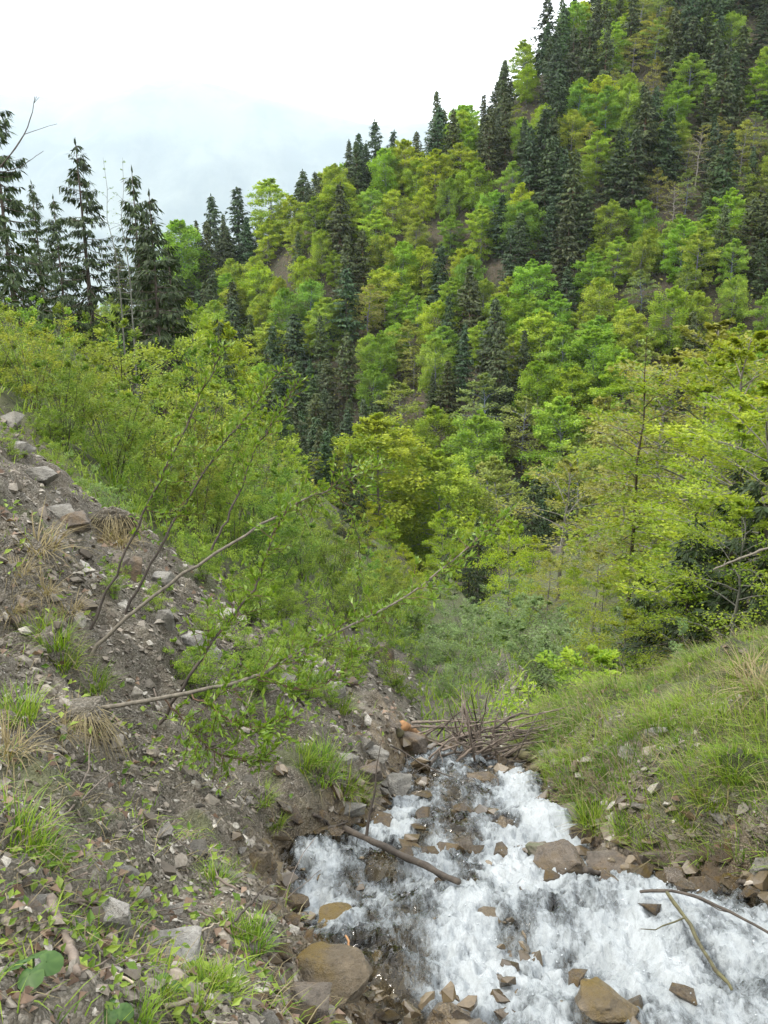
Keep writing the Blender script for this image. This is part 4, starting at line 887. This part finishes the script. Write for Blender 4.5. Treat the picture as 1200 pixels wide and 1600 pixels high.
for i, (px, py, sc_) in enumerate(sorted([(30, 900, .9), (70, 930, .9), (20, 960, .8), (110, 960, .8), (185, 850, 1.3), (160, 845, 1.3), (120, 1130, .8), (145, 1150, .8), (100, 1150, .7), (610, 1060, 1.5), (10, 1180, 1.), (60, 860, 1.6), (1190, 1080, 1.6), (1170, 1060, 1.5)])):
    p = hit(px, py); o = link_tree(TD[i % 2], (p.x, p.y, p.z + .03), sc_, rs.uniform(0, 6.28), (1, .97, .9))
    tag(o, 'withered straw-coloured grass tuft, %s from the left among the dry tufts' % ordw(i + 1), 'grass tuft', 'dry grass tufts on the banks')
print('grass', time.time() - T0)

# ------------------------------------------------------------------ leaning willow stems, sticks, driftwood, broad leaves
def smooth_line(pts, n=24):
    P = np.array(pts, float); t = np.linspace(0, 1, len(P)); tt = np.linspace(0, 1, n)
    out = np.stack([np.interp(tt, t, P[:, k]) for k in range(3)], 1)
    for _ in range(3): out[1:-1] = .25 * out[:-2] + .5 * out[1:-1] + .25 * out[2:]
    return out
def willow(pix, r0, r1, lab, seed, twigs=26, tl=(.12, .40), nl=18, L=.042, bark='stem', start=.25, up=.5):
    r = g(seed); pts = [tuple(at(*q)) for q in pix]; line = smooth_line(pts, 28); line[1:-1] += r.normal(0, .006, (26, 3)); b = line[0].copy(); root = empty('willow_stem', tuple(b)); line = line - b; twigs = int(twigs * 1.5); nl = int(nl * 1.5); L = L * 1.15
    V, F = tubes([(line, np.linspace(r0, r1, 28))], 8); mk('stem', V, F, M[bark], True, parent=root); tw = []; P = []; D = []
    for i in range(twigs):
        s = start + (1 - start) * (i + r.random()) / twigs; k = s * 27; j = int(min(k, 26)); p0 = line[j] + (line[j + 1] - line[j]) * (k - j); T = unit((line[j + 1] - line[j])[None])[0]
        d = unit((T * r.uniform(.3, .9) + r.normal(0, .55, 3) + np.array([0, 0, up * r.uniform(-.6, 1.)]))[None])[0]; ln = r.uniform(*tl) * (1.15 - .5 * s); q = np.linspace(0, 1, 5)[:, None]
        tp = p0 + d * ln * q + np.array([0, 0, -.12 * ln]) * q * q + r.normal(0, .008, (5, 3)) * q; tw.append((tp, np.linspace(.0028, .0012, 5)))
        m_ = max(4, int(nl * ln / tl[1] * r.uniform(.8, 1.3))); s_ = .1 + .9 * r.random(m_); c_ = np.round(s_ * 7) / 7 * .5 + s_ * .5
        P.append(np.stack([np.interp(c_, np.linspace(0, 1, 5), tp[:, a]) for a in range(3)], 1)); D.append(d * .8 + r.normal(0, .6, (m_, 3)) + np.array([0, 0, .35]))
    m_ = int(twigs * 2); s_ = start + (1 - start) * r.random(m_); k = s_ * 27; P.append(np.stack([np.interp(k, np.arange(28), line[:, a]) for a in range(3)], 1)); D.append(r.normal(0, .7, (m_, 3)) + np.array([0, 0, .5]))
    V, F = tubes(tw, 4); mk('twig', V, F, M['twig_red'], True, parent=root, kind='stuff'); P = np.concatenate(P); D = np.concatenate(D)
    Ls = L * r.uniform(.6, 1.3, len(P)); leaf_obj('foliage', P, D, np.array([0, 0, 1.]) + r.normal(0, .6, P.shape), Ls, Ls * .36, M['willow'], r, root, .2)
    return tag(root, lab, 'branch', 'leaning willow stems on the left bank')
hb = hit(120, 1112); Y0 = hb.y
h2 = hit(140, 1030); Y1 = h2.y
willow([(112, 1112, Y0), (180, 1106, Y0 - .05), (255, 1088, Y0), (370, 1072, Y0 + .1), (430, 1040, Y0 + .2), (510, 992, Y0 + .4), (590, 960, Y0 + .6), (660, 915, Y0 + .8), (740, 848, Y0 + 1.), (790, 800, Y0 + 1.1)], .0155, .003, 'bent pale willow branch reaching low over the scree from the overhanging clod', 1, 44, (.14, .42), 18, start=.3)
willow([(128, 1040, Y1), (200, 960, Y1 + .1), (330, 868, Y1 + .3), (460, 790, Y1 + .5), (520, 762, Y1 + .6), (590, 728, Y1 + .8)], .0155, .004, 'long straight grey willow pole slanting up across the scree', 2, 30, (.12, .4), 16, start=.55)
willow([(140, 985, Y1 + .2), (205, 840, Y1 + .4), (262, 730, Y1 + .5), (318, 610, Y1 + .7), (350, 540, Y1 + .8)], .010, .003, 'thin dark willow shoot, leftmost of the upright shoots', 3, 26, (.08, .25), 12, bark='bark_dark')
willow([(195, 960, Y1 + .3), (262, 830, Y1 + .5), (335, 710, Y1 + .7), (400, 630, Y1 + .9), (440, 575, Y1 + 1.)], .010, .003, 'thin dark willow shoot, middle of the upright shoots', 4, 30, (.08, .25), 12, bark='bark_dark')
willow([(330, 860, Y1 + .35), (370, 780, Y1 + .5), (400, 700, Y1 + .7), (440, 640, Y1 + .9), (470, 590, Y1 + 1)], .008, .003, 'slender leafy willow shoot, right of the upright shoots', 5, 26, (.08, .25), 12, bark='bark_dark')
willow([(248, 1132, Y0 + .1), (300, 1050, Y0 + .1), (350, 980, Y0 + .2), (400, 920, Y0 + .35), (420, 850, Y0 + .45), (450, 790, Y0 + .5)], .011, .003, 'dark curved willow shoot rising behind the bent pale branch', 6, 34, (.1, .32), 14, bark='bark_dark')
willow([(255, 1090, Y0), (300, 1140, Y0), (340, 1180, Y0), (400, 1195, Y0 + .1), (425, 1175, Y0 + .1)], .005, .002, 'reddish twig hanging under the bent pale branch, lower one', 7, 26, (.1, .3), 16, bark='twig_red', up=.2, start=.1)
willow([(300, 1085, Y0), (350, 1120, Y0 - .1), (400, 1140, Y0 - .1), (450, 1120, Y0 - .1)], .005, .002, 'reddish twig hanging under the bent pale branch, upper one', 8, 26, (.1, .3), 16, bark='twig_red', up=.2, start=.1)
willow([(400, 1060, Y0 + .2), (470, 1080, Y0 + .2), (530, 1060, Y0 + .3), (560, 1010, Y0 + .4)], .004, .002, 'thin leafy twig drooping below the middle of the bent branch', 9, 20, (.1, .28), 14, bark='twig_red', up=.3, start=.1)
willow([(520, 762, Y1 + .6), (548, 800, Y1 + .7), (562, 850, Y1 + .8), (560, 900, Y1 + .9)], .004, .002, 'dark twig hanging from the end of the long grey pole', 10, 9, (.06, .2), 8, bark='bark_dark', up=-.2)

def stick(name, pix, r0, r1, mat, lab, cat='stick', group=None, seed=0, lift=.02, sub=0, follow=True):
    """pix: (px, py[, Y]) points; without Y the point lies on the surface there"""
    r = g(seed + 50); pts = []
    for q in pix:
        if len(q) == 3: pts.append(at(*q))
        else:
            p = hit(*q); zw = wheight(np.array([p.x]), np.array([p.y]))[0] if channel(np.array([p.x]), np.array([p.y]))[0] < .1 and p.y < 9.5 else -99; p.z = max(p.z, float(zw)) + lift; pts.append(p)
    line = smooth_line([tuple(p) for p in pts], 14); ln = np.linalg.norm(line[-1] - line[0]); line[1:-1] += r.normal(0, .0035, (12, 3)); b = line[0].copy(); line -= b
    rad = np.linspace(r0, r1, 14) * r.uniform(.85, 1.15, 14)
    u0 = unit((line[1] - line[0])[None])[0] * .003; u1 = unit((line[-1] - line[-2])[None])[0] * .003
    ls = [(np.concatenate([[line[0] - u0], line, [line[-1] + u1]]), np.concatenate([[rad[0] * .08], rad, [rad[-1] * .08]]))]
    for _ in range(sub):
        j = r.integers(3, 12); d = unit((line[13] - line[0])[None] * .6 + r.normal(0, .5, (1, 3)))[0]; l2 = ln * r.uniform(.15, .4); q = np.linspace(0, 1, 5)[:, None]; ls.append((line[j] + d * l2 * q + r.normal(0, .02 * l2, (5, 3)) * q, np.linspace(rad[j] * .6, .002, 5)))
    V, F = tubes(ls, 8 if r0 > .02 else 6)
    o = mk(name, V, F, M[mat], True); o.location = b
    # end caps
    return tag(o, lab, cat, group)
stick('fallen_log', [(540, 1325), (715, 1430)], .024, .019, 'bark_dark', 'dark wet log lying across the left side of the white water', 'log', seed=1, lift=.03, sub=2)
stick('stick', [(812, 1386, 4.6), (828, 1410, 4.5), (848, 1442, 4.3)], .007, .010, 'bark_dark', 'dark stick standing upright in the middle of the white water', seed=2, sub=1)
stick('stick', [(908, 1428), (942, 1416)], .018, .016, 'bark_dark', 'short thick stick end poking from the white water on the right', seed=3, lift=.06)
stick('stick', [(990, 1492), (1060, 1497), (1120, 1512), (1215, 1538)], .009, .007, 'bark_dark', 'long dark branch lying across the lower right water', seed=4, lift=.09, sub=2)
stick('stick', [(1030, 1500), (1070, 1540), (1110, 1580), (1135, 1605)], .011, .008, 'wetlog', 'brown forked stick crossing under the long dark branch', seed=5, lift=.07, sub=1)
stick('stick', [(610, 1175), (645, 1205), (680, 1232), (706, 1250)], .008, .005, 'bark_dark', 'thin dark stick in the upper left white water below the driftwood', seed=6, lift=.07, sub=2)
stick('stick', [(540, 1462, 3.95), (552, 1492, 3.85), (562, 1520, 3.75)], .006, .005, 'orange', 'orange stick leaning against the largest ochre boulder', seed=7)
stick('stick', [(1150, 1408), (1205, 1396)], .016, .013, 'bark_dark', 'thick dark stick at the right edge above the stream', seed=8, lift=.04)
stick('stick', [(80, 1410), (92, 1450), (112, 1490), (122, 1530)], .017, .013, 'drift', 'bent grey-brown stick on the lower left scree above the broad leaves', seed=9, lift=.02)
stick('stick', [(0, 1397), (15, 1380), (28, 1355)], .006, .004, 'straw', 'pale thin stick at the left frame edge', seed=10, lift=.03) if False else None
stick('stick', [(672, 1205), (692, 1196)], .02, .018, 'bark_dark', 'stub of dark wood in the upper water below the driftwood', seed=11, lift=.05)
stick('stick', [(778, 1216, 7.3), (778, 1238, 7.1)], .008, .009, 'bark_dark', 'small dark stick upright in the upper white water', seed=12)
stick('stick', [(490, 1280), (520, 1300), (545, 1290)], .012, .008, 'bark_dark', 'dark stick on the left shelf above the dark wet log', seed=13, lift=.04, sub=1)
stick('stick', [(370, 1478), (392, 1450), (420, 1420)], .006, .004, 'bark_dark', 'thin dark twig arching over the grass tuft near the ochre boulder', seed=14, lift=.12)
stick('dead_branch', [(1115, 890, 11.5), (1150, 875, 11.6), (1205, 855, 11.7)], .012, .018, 'stem', 'pale bare branch reaching in from the right edge before the dark spruces', 'branch', seed=15, sub=2)
DG = 'driftwood jammed across the stream'
stick('driftwood_log', [(622, 1152), (690, 1168), (760, 1182), (832, 1190)], .05, .045, 'wetlog', 'main driftwood log lying across the head of the white water', 'log', DG, 20, .05)
stick('driftwood_log', [(628, 1142), (652, 1156), (672, 1172)], .055, .05, 'orange', 'orange-brown broken log stub at the left end of the driftwood', 'log', DG, 21, .06)
stick('driftwood_log', [(832, 1212), (856, 1198), (880, 1184)], .05, .045, 'wetlog', 'short brown log at the right end of the driftwood against the bank', 'log', DG, 22, .05)
stick('driftwood_log', [(742, 1172, 8.6), (735, 1140, 8.6), (724, 1100, 8.6)], .035, .02, 'drift', 'thick broken stump standing up in the middle of the driftwood', 'log', DG, 23)
rd = g(77); up_, fl_ = [], []
for i in range(60):
    if i < 28:
        a = rd.normal(.15, .8); l_ = rd.uniform(50, 125); x0 = 748 + rd.normal(0, 20); Yb = 8.45 + rd.normal(0, .12)
        pix = [(x0, 1188 + rd.normal(0, 5), Yb), (x0 + l_ * .5 * math.sin(a), 1188 - l_ * .5 * math.cos(a), Yb + rd.normal(0, .15)), (x0 + l_ * 1.1 * math.sin(a) + rd.normal(0, 8), 1188 - l_ * math.cos(a), Yb + rd.normal(.1, .3))]; up_.append((x0 + l_ * math.sin(a), i, pix))
    else:
        y0 = rd.uniform(1122, 1194); x0 = rd.uniform(640, 800); x1 = x0 + rd.uniform(60, 190); Yb = 8.45 + rd.normal(0, .2)
        pix = [(x0, y0 + 6, Yb), ((x0 + x1) / 2, y0 - rd.uniform(-8, 34), Yb + rd.normal(0, .1)), (min(x1, 905), y0 + rd.uniform(-42, 12), Yb + rd.normal(.1, .2))]; fl_.append((y0, i, pix))
for lst, txt in ((sorted(up_, key=lambda t: t[0]), 'bare stick standing up out of the driftwood jam, %s from the left'), (sorted(fl_, key=lambda t: t[0]), 'bare branch lying across the driftwood jam, %s from the top')):
    for n_, (_, i, pix) in enumerate(lst):
        stick('driftwood_branch', pix, rd.uniform(.008, .018), .003, 'drift' if rd.random() < .7 else 'bark_dark', txt % ordw(n_ + 1), 'branch', DG, 100 + i, sub=2)
rt = g(88); tw_ = []
while len(tw_) < 26:
    px, py = rt.uniform(5, 520), rt.uniform(1000, 1590); p = hit(px, py)
    if p is None or channel(np.array([p.x]), np.array([p.y]))[0] < .2: continue
    a = rt.uniform(-.9, .9) + (0 if rt.random() < .7 else 1.5); l_ = rt.uniform(.12, .5) * FPX / p.length; q2 = (px + l_ * math.cos(a), py + l_ * math.sin(a) * .8)
    if q2[1] > 1605 or q2[1] < 950: continue
    tw_.append((px, py, q2))
for i, (px, py, q2) in enumerate(sorted(tw_)):
    stick('dead_twig', [(px, py), ((px + q2[0]) / 2, (py + q2[1]) / 2), q2], rt.uniform(.0035, .008), .002, 'drift' if rt.random() < .6 else 'straw_wood', 'thin dead twig lying on the left scree, %s from the left' % ordw(i + 1), 'twig', 'dead twigs on the left scree', 300 + i, .02, sub=1)
stick('dead_branch', [(-12, 275, 12), (20, 238, 12), (42, 205, 12.1), (54, 165, 12.1), (56, 120, 12.2)], .011, .003, 'bark_dark', 'thin bare branch curving up against the sky at the left edge', 'branch', seed=16, sub=3)
stick('dead_branch', [(-12, 272, 12), (30, 262, 12.1), (68, 236, 12.2)], .008, .003, 'bark_dark', 'lower bare twig against the sky at the left edge', 'branch', seed=17, sub=2)
# clods
for i, (px, py, rx, lab) in enumerate([(135, 1128, .15, 'overhanging clod of soil where the bent pale branch is rooted'), (178, 822, .30, 'overhanging turf clod beside the dark hollow')]):
    p = hit(px, py); r = g(950 + i); root = empty('soil_clod', (p.x, p.y, p.z)); o = boulder(r, rx * 2, rx * 1.6, rx * 1.3, M['ground']); o.name = 'soil'; o.parent = root; o.location = (0, 0, rx * .25)
    n = 110; a = r.uniform(3.6, 5.8, n); P = np.stack([rx * .9 * np.cos(a), rx * .75 * np.sin(a), np.full(n, rx * .5) + r.normal(0, .03, n)], 1)
    grass_obj('hanging_grass', P, a, r.uniform(.15, .42, n), r.uniform(1.2, 1.8, n), r.uniform(1.0, 1.8, n), r.uniform(.003, .005, n), M['straw'], r, 4, root); tag(root, lab, 'clod')
# broad-leaved plants
def broad_plant(px, py, n, sz, lab, seed):
    p = hit(px, py); r = g(seed); root = empty('broad_leaved_plant', (p.x, p.y, p.z)); ls = []
    for k in range(n):
        az = k * 6.28 / n + r.uniform(-.4, .4); h = sz * r.uniform(.8, 1.4); c = np.array([math.cos(az) * sz * .7, math.sin(az) * sz * .6, h]); ls.append((np.stack([np.zeros(3), c * [.4, .4, .7], c]), np.array([.004, .003, .003])))
        t = np.linspace(0, 2 * np.pi, 15)[:-1]; rad = sz * (.62 + .12 * np.cos(t) + .03 * np.sin(7 * t)); rad[7] *= .55
        out = np.stack([rad * np.cos(t), rad * np.sin(t), -.16 * rad + .03 * sz * np.sin(5 * t)], 1); V = np.concatenate([[[0, 0, .0]], out * .55 + [0, 0, .05 * sz], out]); F = []
        for q in range(14): q2 = (q + 1) % 14; F += [[0, 1 + q, 1 + q2], [1 + q, 15 + q, 15 + q2], [1 + q, 15 + q2, 1 + q2]]
        Rm = np.array((Matrix.Rotation(az, 3, 'Z') @ Matrix.Rotation(r.uniform(.1, .5), 3, 'Y') @ Matrix.Rotation(r.uniform(-.3, .3), 3, 'X'))); mk('leaf', V @ Rm.T + c, F, M['broad'], True, {'tint': r.random(29)}, parent=root)
    V, F = tubes(ls, 5); mk('stalk', V, F, M['broad'], True, {'tint': np.full(len(V), .3)}, parent=root); tag(root, lab, 'plant')
broad_plant(55, 1540, 4, .055, 'broad green butterbur leaves in the bottom left corner', 1)
broad_plant(262, 1552, 3, .036, 'broad leaved plant between the pale outcrop and the grass tufts', 2)
broad_plant(180, 1592, 3, .04, 'low broad leaved plant at the bottom edge of the photo', 3)
print('small', time.time() - T0)

# ------------------------------------------------------------------ haze
m, nt, out = newmat('valley_haze'); pv = N(nt, 'ShaderNodeVolumePrincipled', Density=.000066, Anisotropy=.2); pv.inputs['Color'].default_value = (.80, .905, 1, 1); nt.links.new(pv.outputs[0], out.inputs['Volume'])
bv = np.array([[x, y, z] for z in (-760, 1300) for y in (-300, 17000) for x in (-13000, 13000)], float)
hz = mk('haze', bv, [[0, 2, 3, 1], [4, 5, 7, 6], [0, 1, 5, 4], [1, 3, 7, 5], [3, 2, 6, 7], [2, 0, 4, 6]], m, kind='stuff')
print('done', time.time() - T0)
